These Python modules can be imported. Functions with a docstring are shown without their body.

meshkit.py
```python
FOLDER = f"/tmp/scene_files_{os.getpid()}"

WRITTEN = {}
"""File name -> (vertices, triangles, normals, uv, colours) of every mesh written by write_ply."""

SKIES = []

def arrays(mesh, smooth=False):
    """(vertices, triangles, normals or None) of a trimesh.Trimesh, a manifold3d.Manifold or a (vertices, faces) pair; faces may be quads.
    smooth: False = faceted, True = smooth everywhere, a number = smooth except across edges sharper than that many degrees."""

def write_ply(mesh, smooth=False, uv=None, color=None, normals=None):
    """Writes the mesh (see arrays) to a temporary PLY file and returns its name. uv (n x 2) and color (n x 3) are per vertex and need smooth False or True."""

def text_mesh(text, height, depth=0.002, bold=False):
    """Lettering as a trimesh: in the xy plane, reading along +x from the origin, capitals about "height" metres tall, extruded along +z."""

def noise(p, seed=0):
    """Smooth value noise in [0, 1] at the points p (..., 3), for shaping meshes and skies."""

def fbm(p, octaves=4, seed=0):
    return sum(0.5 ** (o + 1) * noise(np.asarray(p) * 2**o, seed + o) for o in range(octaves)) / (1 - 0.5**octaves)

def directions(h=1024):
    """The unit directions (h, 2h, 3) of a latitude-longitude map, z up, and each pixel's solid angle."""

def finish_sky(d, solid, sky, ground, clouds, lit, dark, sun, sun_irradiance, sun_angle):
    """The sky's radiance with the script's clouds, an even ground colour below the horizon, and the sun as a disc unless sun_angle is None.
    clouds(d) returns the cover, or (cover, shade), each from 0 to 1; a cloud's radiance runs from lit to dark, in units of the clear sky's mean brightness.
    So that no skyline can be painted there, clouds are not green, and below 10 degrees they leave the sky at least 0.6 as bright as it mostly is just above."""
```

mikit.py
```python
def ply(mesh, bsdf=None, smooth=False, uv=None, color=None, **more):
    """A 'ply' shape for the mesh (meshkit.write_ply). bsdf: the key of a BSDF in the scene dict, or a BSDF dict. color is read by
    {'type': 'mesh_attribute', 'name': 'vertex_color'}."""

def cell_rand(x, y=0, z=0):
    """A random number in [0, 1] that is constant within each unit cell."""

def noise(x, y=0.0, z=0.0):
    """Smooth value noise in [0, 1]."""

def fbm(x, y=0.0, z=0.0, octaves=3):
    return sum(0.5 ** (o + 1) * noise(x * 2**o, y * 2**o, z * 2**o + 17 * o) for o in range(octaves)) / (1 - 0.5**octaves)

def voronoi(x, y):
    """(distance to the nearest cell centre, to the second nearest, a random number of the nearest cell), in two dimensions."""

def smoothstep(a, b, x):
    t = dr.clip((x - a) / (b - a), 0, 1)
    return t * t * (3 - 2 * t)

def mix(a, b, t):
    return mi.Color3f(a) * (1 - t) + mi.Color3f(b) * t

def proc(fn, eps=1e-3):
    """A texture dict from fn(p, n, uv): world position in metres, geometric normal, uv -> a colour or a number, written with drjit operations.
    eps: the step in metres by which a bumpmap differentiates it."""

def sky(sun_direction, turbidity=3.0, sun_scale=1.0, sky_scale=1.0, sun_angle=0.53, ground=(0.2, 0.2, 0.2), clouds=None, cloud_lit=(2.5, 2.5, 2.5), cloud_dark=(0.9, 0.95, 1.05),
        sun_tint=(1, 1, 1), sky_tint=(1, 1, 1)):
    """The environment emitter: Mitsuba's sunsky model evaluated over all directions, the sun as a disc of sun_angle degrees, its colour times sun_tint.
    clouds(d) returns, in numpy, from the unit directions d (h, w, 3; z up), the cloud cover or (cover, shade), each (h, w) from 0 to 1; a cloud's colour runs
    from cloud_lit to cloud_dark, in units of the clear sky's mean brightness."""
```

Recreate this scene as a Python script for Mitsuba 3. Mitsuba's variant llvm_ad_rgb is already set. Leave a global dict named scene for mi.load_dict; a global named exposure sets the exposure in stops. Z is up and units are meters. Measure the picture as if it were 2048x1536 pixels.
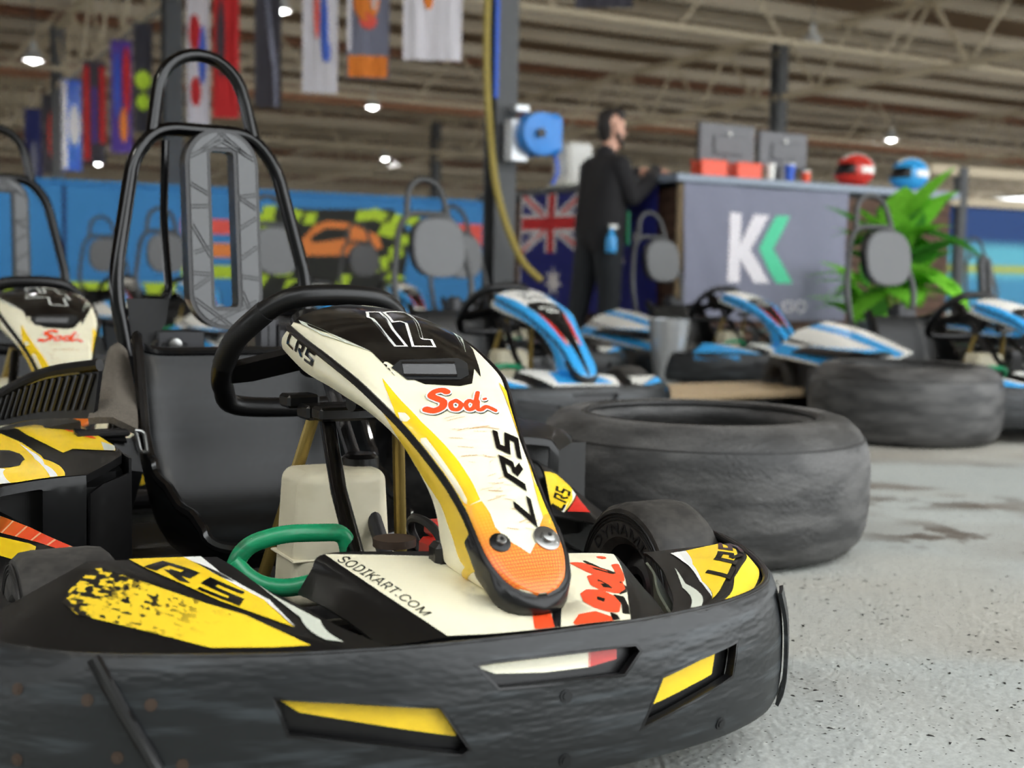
import math, random, numpy as np, trimesh, mitsuba as mi, drjit as dr, mikit, meshkit, shapely
import manifold3d as m3
from shapely.geometry import Polygon, LineString, Point, box as sbox
from shapely import affinity
from shapely.ops import unary_union
from scipy.spatial import Delaunay
T = mi.ScalarTransform4f
rng = np.random.default_rng(7)
scene, labels = {}, {}
# ------------------------------------------------------------------ camera, light, exposure
H = 0.60; FPX = 2517.0; PITCH = math.atan((768 - 560.0) / FPX); ROLL = math.radians(1.06)
_R0 = np.array([1., 0, 0]); _D = np.array([0, math.cos(PITCH), -math.sin(PITCH)]); _U0 = np.array([0, math.sin(PITCH), math.cos(PITCH)])
_U = _U0 * math.cos(ROLL) - _R0 * math.sin(ROLL)
scene['camera'] = {'type': 'thinlens', 'fov': 2 * math.degrees(math.atan(1024 / FPX)), 'fov_axis': 'x', 'aperture_radius': 0.0055, 'focus_distance': 1.72,
                   'near_clip': 0.05, 'far_clip': 500.0,
                   'to_world': T().look_at(origin=[0, 0, H], target=(np.array([0, 0, H]) + _D).tolist(), up=_U.tolist())}
exposure = 0.5; LAMP = 260.0; ROOF = (-1.0, 70.0)
scene['sky'] = {'type': 'constant', 'radiance': {'type': 'rgb', 'value': [2.7, 2.8, 2.85]}}
PSI = math.radians(28.5)
U3 = np.array([math.cos(PSI), math.sin(PSI), 0]); V3 = np.array([-math.sin(PSI), math.cos(PSI), 0]); Z3 = np.array([0, 0, 1.])
HALL = np.eye(4); HALL[:3, 0] = U3; HALL[:3, 1] = V3                  # hall axes: u right-away, v away
def kart_frame(ax, ay, psi):                                          # kart axes: x forward, y to its left, z up
    M = np.eye(4); M[:3, 0] = [math.sin(psi), -math.cos(psi), 0]; M[:3, 1] = [math.cos(psi), math.sin(psi), 0]; M[:3, 3] = [ax, ay, 0]
    return M
# ------------------------------------------------------------------ materials
def lin(*c):
    c = np.array(c if len(c) == 3 else c[0], float) / 255
    return np.where(c < .04045, c / 12.92, ((c + .055) / 1.055) ** 2.4).tolist()
def rgb(*c): return {'type': 'rgb', 'value': lin(*c)}
def mat(name, c, rough=.5, metal=0., spec=.5, coat=0., **k):
    b = {'type': 'principled', 'base_color': rgb(*c) if isinstance(c, tuple) else c, 'roughness': rough, 'metallic': metal, 'specular': spec, **k}
    if coat: b.update(clearcoat=coat, clearcoat_gloss=.93)
    scene[name] = {'type': 'twosided', 'b': b}
    return name
def bump(name, tex, scale):
    b = scene[name]['b']; scene[name] = {'type': 'twosided', 'b': {'type': 'bumpmap', 't': tex, 'scale': scale, 'b': b}}
    return name
L3 = lambda *c: mi.Color3f(*[float(x) for x in lin(*c)])
NZ, FB, SS, MIX = mikit.noise, mikit.fbm, mikit.smoothstep, mikit.mix
def floor_tex(p, n, uv):
    x, y = p.x, p.y
    base = MIX(L3(146, 151, 149), L3(172, 175, 171), FB(x * 1.3, y * 1.3, 0., 3))
    base = MIX(base, L3(162, 157, 146), SS(.5, .75, FB(x * .8 + 9, y * 2.2, 3., 3)) * .6)
    fine = NZ(x * 170, y * 170) * .5 + NZ(x * 420, y * 420) * .5
    base = base * (0.86 + .28 * fine)
    st = SS(.52, .70, FB(x * 2.1 + 4, y * 3.2 + 2, 1., 4)) * SS(1.25, .15, dr.abs(y - 3.35 - .15 * x)) * SS(.4, .9, x)
    base = MIX(base, L3(92, 78, 66), st * .8)
    st2 = SS(.55, .75, FB(x * 1.2 + 14, y * 1.6 + 2, 5., 3))
    base = MIX(base, L3(120, 112, 102), st2 * .35)
    bl = SS(1., .35, dr.sqrt(dr.square((x - 1.12) / .36) + dr.square((y - 3.0) / .24))) + .8 * SS(1., .3, dr.sqrt(dr.square((x - 1.22) / .5) + dr.square((y - 3.5) / .18)))
    base = MIX(base, L3(74, 62, 52), dr.minimum(1, bl) * SS(.42, .62, FB(x * 14, y * 11, 4., 4)) * .85)
    sp = mikit.voronoi(x * 75, y * 105); keep = SS(.80, .82, sp[2]) * SS(.42, .6, FB(x * 2.5, y * 2.5, 8., 2))
    return MIX(base, L3(45, 45, 46), keep * SS(.16, .09, sp[0]) * .9)
mat('m_floor', mikit.proc(floor_tex), .62, spec=.4)
bump('m_floor', mikit.proc(lambda p, n, uv: NZ(p.x * 160, p.y * 160) * .6 + NZ(p.x * 60, p.y * 60) * .4), .0022)
def scuffed(c0, c1, s=1.4, k=.55):
    def f(p, n, uv):
        a = FB(p.x * 9 * s, p.y * 9 * s, p.z * 60 * s, 4)
        return MIX(L3(*c0), L3(*c1), SS(.52, .74, a) * k)
    return mikit.proc(f)
mat('m_bumper', scuffed((22, 25, 27), (62, 68, 72), 1.), .42, spec=.5)
bump('m_bumper', mikit.proc(lambda p, n, uv: FB(p.x * 14, p.y * 14, p.z * 45, 3) + .25 * NZ(p.x * 90, p.y * 90, p.z * 260)), .0022)
mat('m_black', (13, 13, 14), .34, spec=.4)
mat('m_black_matt', (18, 18, 19), .55, spec=.35)
mat('m_gloss', (7, 7, 8), .12, coat=.6)
mat('m_seat', scuffed((9, 11, 12), (22, 26, 28), .5, .7), .33, spec=.32)
mat('m_tube', (3, 3, 4), .16, spec=.4, coat=.12)
mat('m_greytube', (62, 63, 64), .4)
mat('m_steel', (150, 150, 148), .28, metal=.9)
mat('m_darksteel', (70, 70, 72), .4, metal=.8)
mat('m_rust', (66, 52, 42), .6, metal=.2); mat('m_boltsteel', (44, 45, 46), .4, metal=.6)
def dirty(c, d=(120, 110, 95), k=.35, s=1.):
    return mikit.proc(lambda p, n, uv: MIX(L3(*c), L3(*d), SS(.5, .85, FB(p.x * 14 * s, p.y * 14 * s, p.z * 20 * s, 4)) * k))
mat('m_cream', dirty((240, 234, 205), (190, 170, 130), .22), .28, coat=.5)
def nose_dirt(p, n, uv):
    c = MIX(L3(240, 234, 205), L3(190, 170, 130), SS(.5, .85, FB(p.x * 14, p.y * 14, p.z * 20, 4)) * .22)
    x0, y0 = -.1606 + .375 * math.sin(PSI) + .005 * math.cos(PSI), 1.731 - .375 * math.cos(PSI) + .005 * math.sin(PSI)
    d = dr.sqrt(dr.square((p.x - x0) / .10) + dr.square((p.y - y0) / .06))
    return MIX(c, L3(96, 80, 58), SS(1., .25, d) * SS(.3, .65, FB(p.x * 50, p.y * 50, 3., 4)) * .75)
mat('m_cream_dirty', mikit.proc(nose_dirt), .3, coat=.4)
mat('m_tank', dirty((222, 214, 186), (176, 160, 120), .4), .45)
mat('m_yellow', dirty((245, 205, 35), (190, 150, 40), .35), .3, coat=.4)
mat('m_yellow_deep', (226, 190, 60), .35)
def scratched(p, n, uv):
    a = FB(uv.x * 300 + 3, uv.y * 110 + uv.x * 120, 1., 4); b = FB(uv.x * 11, uv.y * 14, 2., 3)
    m = dr.minimum(1, SS(.44, .53, a) * SS(.17, .07, uv.y + .12 * (b - .5)) + SS(.60, .64, a) * SS(.26, .15, uv.y))
    return MIX(L3(246, 208, 48), L3(24, 22, 18), m)
mat('m_yellow_scratched', mikit.proc(scratched), .4)
def halftone(p, n, uv):
    g = SS(.46, .58, uv.x)                                            # orange nose fades to yellow up the fairing
    k = 230.; cx, cy = uv.x * k, uv.y * k * .55
    fx, fy = cx - dr.floor(cx) - .5, cy - dr.floor(cy) - .5
    d = dr.maximum(dr.abs(fx), dr.abs(fy))
    return MIX(MIX(L3(248, 190, 34), L3(222, 84, 20), g), L3(248, 176, 60), SS(.40, .30, d) * .5)
mat('m_orange', (232, 92, 36), .35, coat=.3)
mat('m_vent', (40, 42, 44), .25)
mat('m_scuff', (196, 160, 120), .6)
mat('m_red', (204, 50, 40), .35, coat=.3)
mat('m_logo', (235, 78, 38), .35)
mat('m_white', (236, 236, 230), .35, coat=.2)
mat('m_pale', (196, 200, 186), .4)
mat('m_blue', (52, 160, 226), .3, coat=.4)
mat('m_deepblue', (38, 90, 200), .4)
mat('m_pad', (98, 99, 101), .5)
mat('m_paddark', (20, 20, 21), .3)
mat('m_green', dirty((22, 140, 92), (60, 50, 45), .5, 3.), .33, coat=.3)
def tyre_tex(p, n, uv):
    a = FB(p.x * 9, p.y * 9, p.z * 26, 4); b = NZ(p.x * 240, p.y * 240, p.z * 240)
    return MIX(L3(44, 44, 44), L3(90, 89, 88), SS(.3, .75, a) * .8) * (.8 + .4 * b)
mat('m_tyre', mikit.proc(tyre_tex), .55, spec=.5)
bump('m_tyre', mikit.proc(lambda p, n, uv: FB(p.x * 150, p.y * 150, p.z * 150, 2)), .0016)
mat('m_karttyre', mikit.proc(lambda p, n, uv: MIX(L3(40, 39, 38), L3(58, 56, 53), SS(.2, .8, FB(p.x * 60, p.y * 60, p.z * 60, 3)))), .6)
mat('m_rubber', (26, 26, 26), .5)
mat('m_belt', mikit.proc(lambda p, n, uv: L3(98, 92, 84) * (.6 + .8 * NZ(p.x * 700, p.y * 700, p.z * 700))), .9, spec=.2)
mat('m_olive', (98, 104, 92), .35)
mat('m_brass', (150, 128, 70), .35, metal=.7)
mat('m_roof', mikit.proc(lambda p, n, uv: MIX(L3(96, 78, 60), L3(128, 106, 84), FB(p.x * .4, p.y * .4, 0., 3))), .9, spec=.2)
mat('m_purlin', mikit.proc(lambda p, n, uv: MIX(L3(188, 172, 150), L3(226, 214, 192), FB(p.x * .5, p.y * .5, p.z, 3))), .75)
mat('m_purlin_rust', (150, 104, 78), .8)
mat('m_truss', (196, 182, 156), .7)
mat('m_post', (74, 76, 78), .6)
mat('m_lightpost', (150, 152, 148), .6)
def wall_tex(p, n, uv):
    j = SS(.06, .02, dr.abs(uv.y * 5 - dr.floor(uv.y * 5) - .5) * 2 - .0)
    return MIX(L3(44, 124, 190), L3(62, 142, 206), FB(uv.x * 1.2, uv.y * 2, 0., 3))
mat('m_wallblue', mikit.proc(wall_tex), .7)
mat('m_navy', (24, 32, 92), .8)
mat('m_flagblue', (26, 30, 110), .85)
mat('m_flagred', (196, 40, 44), .85)
mat('m_flagwhite', (226, 220, 222), .85)
mat('m_lime', (190, 220, 50), .7)
mat('m_muralorange', (238, 138, 66), .7)
mat('m_muralcoral', (238, 92, 80), .7)
mat('m_muralblack', (36, 38, 34), .75)
mat('m_clothgrey', (124, 126, 144), .85)
mat('m_clothdark', (52, 50, 58), .85)
mat('m_clothwhite', (226, 222, 228), .85)
mat('m_clothpurple', (88, 62, 150), .85)
mat('m_clothorange', (236, 134, 50), .85)
mat('m_clothteal', (84, 200, 156), .8)
mat('m_brick', mikit.proc(lambda p, n, uv: MIX(L3(66, 46, 36), L3(92, 66, 50), FB(p.x * 6, p.y * 6, p.z * 30, 3))), .8)
mat('m_counter', (128, 140, 156), .4)
mat('m_wood', (170, 148, 116), .6)
mat('m_screenback', (112, 112, 116), .6)
mat('m_skin', (206, 158, 136), .55)
mat('m_hair', (34, 28, 26), .7)
mat('m_cloth', (26, 25, 28), .85, sheen=.5)
mat('m_trouser', (32, 36, 40), .85)
mat('m_planter', (98, 102, 110), .45)
mat('m_silver', (186, 188, 190), .3, metal=.6)
mat('m_soil', (60, 48, 38), .95)
scene['m_leaf'] = {'type': 'principledthin', 'base_color': rgb(124, 200, 62), 'roughness': .45, 'diff_trans': .7}
scene['m_leaf2'] = {'type': 'principledthin', 'base_color': rgb(78, 146, 58), 'roughness': .45, 'diff_trans': .6}
mat('m_stem', (150, 170, 70), .6)
mat('m_hose', (150, 132, 50), .5)
mat('m_reel', (38, 130, 214), .4)
mat('m_lampshell', (200, 200, 196), .5)
# ------------------------------------------------------------------ mesh helpers
def cat(*ms): return trimesh.util.concatenate([m for m in ms if m is not None])
def cr(pts, n=8, closed=False):
    p = np.array(pts, float); q = []
    N = len(p); seg = N if closed else N - 1
    for i in range(seg):
        a, b, c_, d = (p[(i + k) % N] if closed else p[min(max(i + k, 0), N - 1)] for k in (-1, 0, 1, 2))
        for t in np.arange(n) / n:
            q.append(.5 * (2 * b + (c_ - a) * t + (2 * a - 5 * b + 4 * c_ - d) * t * t + (3 * b - a - 3 * c_ + d) * t ** 3))
    if not closed: q.append(p[-1])
    return np.array(q)
def fillet(pts, r, n=6):
    p = np.array(pts, float); out = [p[0]]
    for i in range(1, len(p) - 1):
        a, b = p[i - 1] - p[i], p[i + 1] - p[i]; la, lb = np.linalg.norm(a), np.linalg.norm(b)
        d = min(r, la * .48, lb * .48); s, e = p[i] + a / la * d, p[i] + b / lb * d
        for t in np.linspace(0, 1, n): out.append((1 - t) ** 2 * s + 2 * t * (1 - t) * p[i] + t * t * e)
    out.append(p[-1]); return np.array(out)
def tube(path, r, n=12, closed=False, flat=None):
    p = np.array(path, float); N = len(p); r = np.broadcast_to(np.asarray(r, float), (N,))
    t = (np.roll(p, -1, 0) - np.roll(p, 1, 0)) if closed else np.gradient(p, axis=0)
    t /= np.linalg.norm(t, axis=1, keepdims=True) + 1e-12
    a = np.cross(t[0], [0, 0, 1.] if abs(t[0][2]) < .9 else [1., 0, 0]); a /= np.linalg.norm(a)
    A = []
    for i in range(N):
        a = a - t[i] * (a @ t[i]); a /= np.linalg.norm(a); A.append(a)
    A = np.array(A); B = np.cross(t, A); an = np.arange(n) * 2 * np.pi / n
    v = p[:, None] + r[:, None, None] * (np.cos(an)[None, :, None] * A[:, None] + np.sin(an)[None, :, None] * B[:, None])
    f = []; M = N if closed else N - 1
    for i in range(M):
        i2 = (i + 1) % N; k = np.arange(n); k2 = (k + 1) % n
        f.append(np.stack([i * n + k, i * n + k2, i2 * n + k2, i2 * n + k], 1))
    f = np.vstack(f); f = np.vstack([f[:, [0, 1, 2]], f[:, [0, 2, 3]]])
    v = v.reshape(-1, 3)
    if not closed:
        v = np.vstack([v, p[0], p[-1]]); k = np.arange(n); k2 = (k + 1) % n
        f = np.vstack([f, np.stack([k2, k, k * 0 + N * n], 1), np.stack([(N - 1) * n + k, (N - 1) * n + k2, k * 0 + N * n + 1], 1)])
    return trimesh.Trimesh(v, f, process=False)
def rod(a, b, r, n=12): return tube([a, b], r, n)
def cbox(sx, sy, sz, c=(0, 0, 0), ch=.004, R=None):
    ch = min(ch, sx * .45, sy * .45, sz * .45); pts = []
    for s in np.ndindex(2, 2, 2):
        s = np.array(s) * 2 - 1; h = np.array([sx, sy, sz]) / 2
        for k in range(3):
            q = s * (h - ch); q[k] = s[k] * h[k]; pts.append(q)
    m = trimesh.convex.convex_hull(np.array(pts))
    if R is not None: m.apply_transform(R)
    m.apply_translation(c); return m
def rot(axis, deg): return trimesh.transformations.rotation_matrix(math.radians(deg), axis)
def lathe(prof, n=32, axis='z', c=(0, 0, 0)):
    m = trimesh.creation.revolve(np.array(prof, float), sections=n)
    if axis == 'y': m.apply_transform(rot([1, 0, 0], 90))
    if axis == 'x': m.apply_transform(rot([0, 1, 0], 90))
    m.apply_translation(c); return m
def hullpts(pts): return trimesh.convex.convex_hull(np.array(pts, float))
def grid_mesh(P):
    nu, nv = P.shape[:2]; i, j = np.meshgrid(np.arange(nu - 1), np.arange(nv - 1), indexing='ij')
    q = np.stack([i * nv + j, (i + 1) * nv + j, (i + 1) * nv + j + 1, i * nv + j + 1], -1).reshape(-1, 4)
    return P.reshape(-1, 3), np.vstack([q[:, [0, 1, 2]], q[:, [0, 2, 3]]])
class Patch:
    """A smooth surface given by a grid of points; u runs along the first axis, v along the second (both in metres unless given)."""
    def __init__(s, P, u=None, v=None, flip=False):
        s.P = np.array(P, float); nu, nv = s.P.shape[:2]
        s.u = np.linspace(0, 1, nu) if u is None else np.array(u, float); s.v = np.linspace(0, 1, nv) if v is None else np.array(v, float)
        du = np.gradient(s.P, axis=0); dv = np.gradient(s.P, axis=1)
        N = np.cross(du, dv); N /= np.linalg.norm(N, axis=2, keepdims=True) + 1e-12
        s.N = -N if flip else N
    def at(s, u, v, off=0.):
        u = np.clip(np.asarray(u, float), s.u[0], s.u[-1]); v = np.clip(np.asarray(v, float), s.v[0], s.v[-1])
        i = np.clip(np.searchsorted(s.u, u, side='right') - 1, 0, len(s.u) - 2); j = np.clip(np.searchsorted(s.v, v, side='right') - 1, 0, len(s.v) - 2)
        a = ((u - s.u[i]) / (s.u[i + 1] - s.u[i]))[:, None]; b = ((v - s.v[j]) / (s.v[j + 1] - s.v[j]))[:, None]
        def L(G): return (1 - a) * ((1 - b) * G[i, j] + b * G[i, j + 1]) + a * ((1 - b) * G[i + 1, j] + b * G[i + 1, j + 1])
        n = L(s.N); n /= np.linalg.norm(n, axis=1, keepdims=True) + 1e-12
        return L(s.P) + n * np.asarray(off, float).reshape(-1, 1)
    def shell(s, th):
        """closed solid: the surface and its copy th below it"""
        nu, nv = s.P.shape[:2]; v1, f1 = grid_mesh(s.P); v2, _ = grid_mesh(s.P - s.N * th); n = len(v1)
        idx = np.arange(n).reshape(nu, nv); ring = np.concatenate([idx[:-1, 0], idx[-1, :-1], idx[:0:-1, -1], idx[0, :0:-1]])
        r2 = np.roll(ring, -1); side = np.vstack([np.stack([r2, ring, ring + n], 1), np.stack([r2, ring + n, r2 + n], 1)])
        m = trimesh.Trimesh(np.vstack([v1, v2]), np.vstack([f1, f1[:, ::-1] + n, side]), process=False)
        m.fix_normals(); return m
def tri2d(g, size):
    if size: g = shapely.segmentize(g, size)
    if not size or g.buffer(-size * .75).is_empty: return trimesh.creation.triangulate_polygon(g, engine='earcut')
    x0, y0, x1, y1 = g.bounds; gx, gy = np.meshgrid(np.arange(x0 + size / 2, x1, size), np.arange(y0 + size / 2, y1, size * .9)); gx[1::2] += size / 2
    q = np.stack([gx.ravel(), gy.ravel()], 1); core = g.buffer(-size * .45); q = q[shapely.contains_xy(core, q[:, 0], q[:, 1])]
    bd = np.vstack([np.array(r.coords)[:-1] for r in [g.exterior, *g.interiors]]); v = np.vstack([bd, q])
    f = Delaunay(v).simplices; c = v[f].mean(1); f = f[shapely.contains_xy(g, c[:, 0], c[:, 1])]
    a = v[f]; s = (a[:, 1, 0] - a[:, 0, 0]) * (a[:, 2, 1] - a[:, 0, 1]) - (a[:, 1, 1] - a[:, 0, 1]) * (a[:, 2, 0] - a[:, 0, 0]); f[s < 0] = f[s < 0][:, ::-1]
    return v, f[np.abs(s) > 1e-12]
def flatpoly(poly, th=.0004, size=None, sheet=False):
    """a flat piece of sheet: solid of thickness th, or only its upper face"""
    ms = []
    for g in getattr(poly, 'geoms', [poly]):
        if g.geom_type != 'Polygon' or g.area < 1e-9: continue
        v, f = tri2d(g, size); v = np.asarray(v); f = np.asarray(f); n = len(v); up = np.c_[v, np.full(n, th)]
        if sheet: ms.append(trimesh.Trimesh(up, f, process=False)); continue
        e = np.sort(np.vstack([f[:, [0, 1]], f[:, [1, 2]], f[:, [2, 0]]]), 1); d = np.vstack([f[:, [0, 1]], f[:, [1, 2]], f[:, [2, 0]]])
        _, ix, ct = np.unique(e, axis=0, return_index=True, return_counts=True); d = d[ix[ct == 1]]
        ms.append(trimesh.Trimesh(np.vstack([up, np.c_[v, np.zeros(n)]]), np.vstack([f, f[:, ::-1] + n, np.stack([d[:, 1], d[:, 0], d[:, 0] + n], 1), np.stack([d[:, 1], d[:, 0] + n, d[:, 1] + n], 1)]), process=False))
    return cat(*ms)
def wrap(patch, m, off=.0004, k=1.):
    """lays a flat mesh (x = u, y = v, z = height) on a patch"""
    v = np.array(m.vertices); w = patch.at(v[:, 0], v[:, 1], v[:, 2] * k + off)
    r = trimesh.Trimesh(w, m.faces, process=False); r.uvs = v[:, :2]; return r
def decal(patch, poly, off=.0004, th=.0004, size=.012):
    if not isinstance(poly, shapely.Geometry): poly = Polygon(poly)
    return wrap(patch, flatpoly(poly.buffer(0), th, size, True), off)
def strokes(lines, w, cap=2, join=2): return unary_union([LineString(l).buffer(w / 2, cap_style=cap, join_style=join) for l in lines])
def manif(m): return m3.Manifold(m3.Mesh(np.asarray(m.vertices, np.float32), np.asarray(m.faces, np.uint32)))
def limb(joints, refine=.02, it=8):
    """joints: list of chains [(x,y,z,r), ...]; one continuous smooth surface"""
    M = m3.Manifold()
    for ch in joints:
        for a, b in zip(ch[:-1], ch[1:]):
            s = [m3.Manifold.sphere(q[3], 16).translate([float(x) for x in q[:3]]) for q in (a, b)]
            M += m3.Manifold.batch_hull(s)
    M = M.refine_to_length(refine); g = M.to_mesh()
    t = trimesh.Trimesh(g.vert_properties[:, :3], g.tri_verts, process=True)
    trimesh.smoothing.filter_taubin(t, iterations=it); return t
# ------------------------------------------------------------------ naming
count = {}
def fresh(base):
    n = count.get(base, 0); count[base] = n + 1
    return base if n == 0 else f'{base}_{n:03d}'
def put(key, mesh, m, smooth=30, M=None, label=None, category=None, group=None, kind=None, **k):
    key = fresh(key); d = mesh if isinstance(mesh, dict) else mikit.ply(mesh, None, smooth, **k)
    d = dict(d); d['bsdf'] = {'type': 'ref', 'id': m}
    if M is not None: d['to_world'] = T(M.tolist())
    scene[key] = d; tag(key, label, category, group, kind); return key
def tag(key, label=None, category=None, group=None, kind=None):
    e = {k: v for k, v in dict(label=label, category=category, group=group, kind=kind).items() if v}
    if e: labels[key] = {**labels.get(key, {}), **e}
def thing(base, label, category, group=None):
    key = fresh(base); tag(key, label, category, group); return key
PATCH = {}
# ------------------------------------------------------------------ the hall, in hall axes (u, v, z)
def hput(key, mesh, m, **k): return put(key, mesh, m, M=HALL, **k)
def hplane(u0, u1, v0, v1, z): return trimesh.Trimesh([(u0, v0, z), (u1, v0, z), (u1, v1, z), (u0, v1, z)], [[0, 1, 2], [0, 2, 3]], process=False)
hput('floor', cbox(110, 100, .2, (5, 38, -.1), .001), 'm_floor', kind='structure', smooth=False)
hput('ceiling', cbox(100, ROOF[1] - ROOF[0], .08, (2, (ROOF[0] + ROOF[1]) / 2, 5.45), .001), 'm_roof', kind='structure', smooth=False)
pr_ = mikit.ply(cat(cbox(100, .12, .20, (2, 0, 0), .004), cbox(100, .22, .025, (2, 0, -.105), .002)), None)
k = 0
for v in np.arange(ROOF[0] + .6, ROOF[1], 1.55):
    k += 1; M_ = HALL.copy(); M_[:3, 3] = V3 * v + Z3 * (5.28 if k % 4 else 5.16)
    put('ceiling__purlin', pr_, 'm_purlin_rust' if k % 7 == 3 else 'm_purlin', M=M_)
for u in (-19.2, -7.7, 3.8, 15.3, 26.8, 38.3):
    v0, v1 = 5.0, 68.
    tr_ = 'ceiling__truss' + ('' if u < -19 else f'_{int((u + 19.3) / 11.5 + .5):03d}')
    hput(tr_, cat(cbox(.09, v1 - v0, .11, (u, (v0 + v1) / 2, 4.0), .004), cbox(.09, v1 - v0, .11, (u, (v0 + v1) / 2, 5.08), .004)), 'm_truss', kind='structure')
    wb_ = mikit.ply(cat(rod((u, 0, 4.03), (u, .85, 5.05), .028, 8), rod((u, 1.7, 4.03), (u, .85, 5.05), .028, 8)), None)
    for q, v in enumerate(np.arange(v0 + .3, v1 - 1.8, 1.7)):
        M_ = HALL.copy(); M_[:3, 3] = V3 * v; scene[f'{tr_}__web_member' + (f'_{q:03d}' if q else '')] = {**wb_, 'bsdf': {'type': 'ref', 'id': 'm_truss'}, 'to_world': T(M_.tolist())}
for q, v in enumerate(np.arange(14.5, 68, 8.9)):                      # cross trusses along u
    ct_ = 'ceiling__cross_truss' + (f'_{q:03d}' if q else '')
    hput(ct_, cat(cbox(96, .07, .09, (2, v, 4.12), .004)), 'm_truss')
    wb_ = mikit.ply(cat(rod((0, v, 4.15), (.9, v, 5.2), .026, 6), rod((1.8, v, 4.15), (.9, v, 5.2), .026, 6)), None)
    for j, u in enumerate(np.arange(-20, 40, 3.8)):
        M_ = HALL.copy(); M_[:3, 3] = U3 * u; scene[f'{ct_}__web_member' + (f'_{j:03d}' if j else '')] = {**wb_, 'bsdf': {'type': 'ref', 'id': 'm_truss'}, 'to_world': T(M_.tolist())}
for q, v in enumerate((26., 41.)):
    hput('ceiling__duct', lathe([(0, -28), (.16, -28), (.16, 28), (0, 28)], 16, 'x', (4, v, 4.45)), 'm_purlin_rust' if q == 0 else 'm_purlin')
hput('ceiling__beam', cbox(98, .22, .26, (2, 12.2, 4.86), .01), 'm_purlin'); hput('ceiling__beam', cbox(98, .22, .26, (2, 33.5, 4.86), .01), 'm_purlin')
def ipost(u, v, z1, w=.17, m='m_post'):
    return hput('column', cat(cbox(w, .014, z1, (u, v - w / 2, z1 / 2), .003), cbox(w, .014, z1, (u, v + w / 2, z1 / 2), .003), cbox(.014, w, z1, (u, v, z1 / 2), .003), cbox(w * 1.5, w * 1.5, .02, (u, v, .01), .004)), m, kind='structure')
for u, v in ((3.755, 7.13), (3.8, 15.97), (3.8, 24.8), (15.3, 18.2), (15.3, 33), (-7.7, 16), (-7.7, 30)): ipost(u, v, 5.1, .15 if v < 8 else .22)
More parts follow.
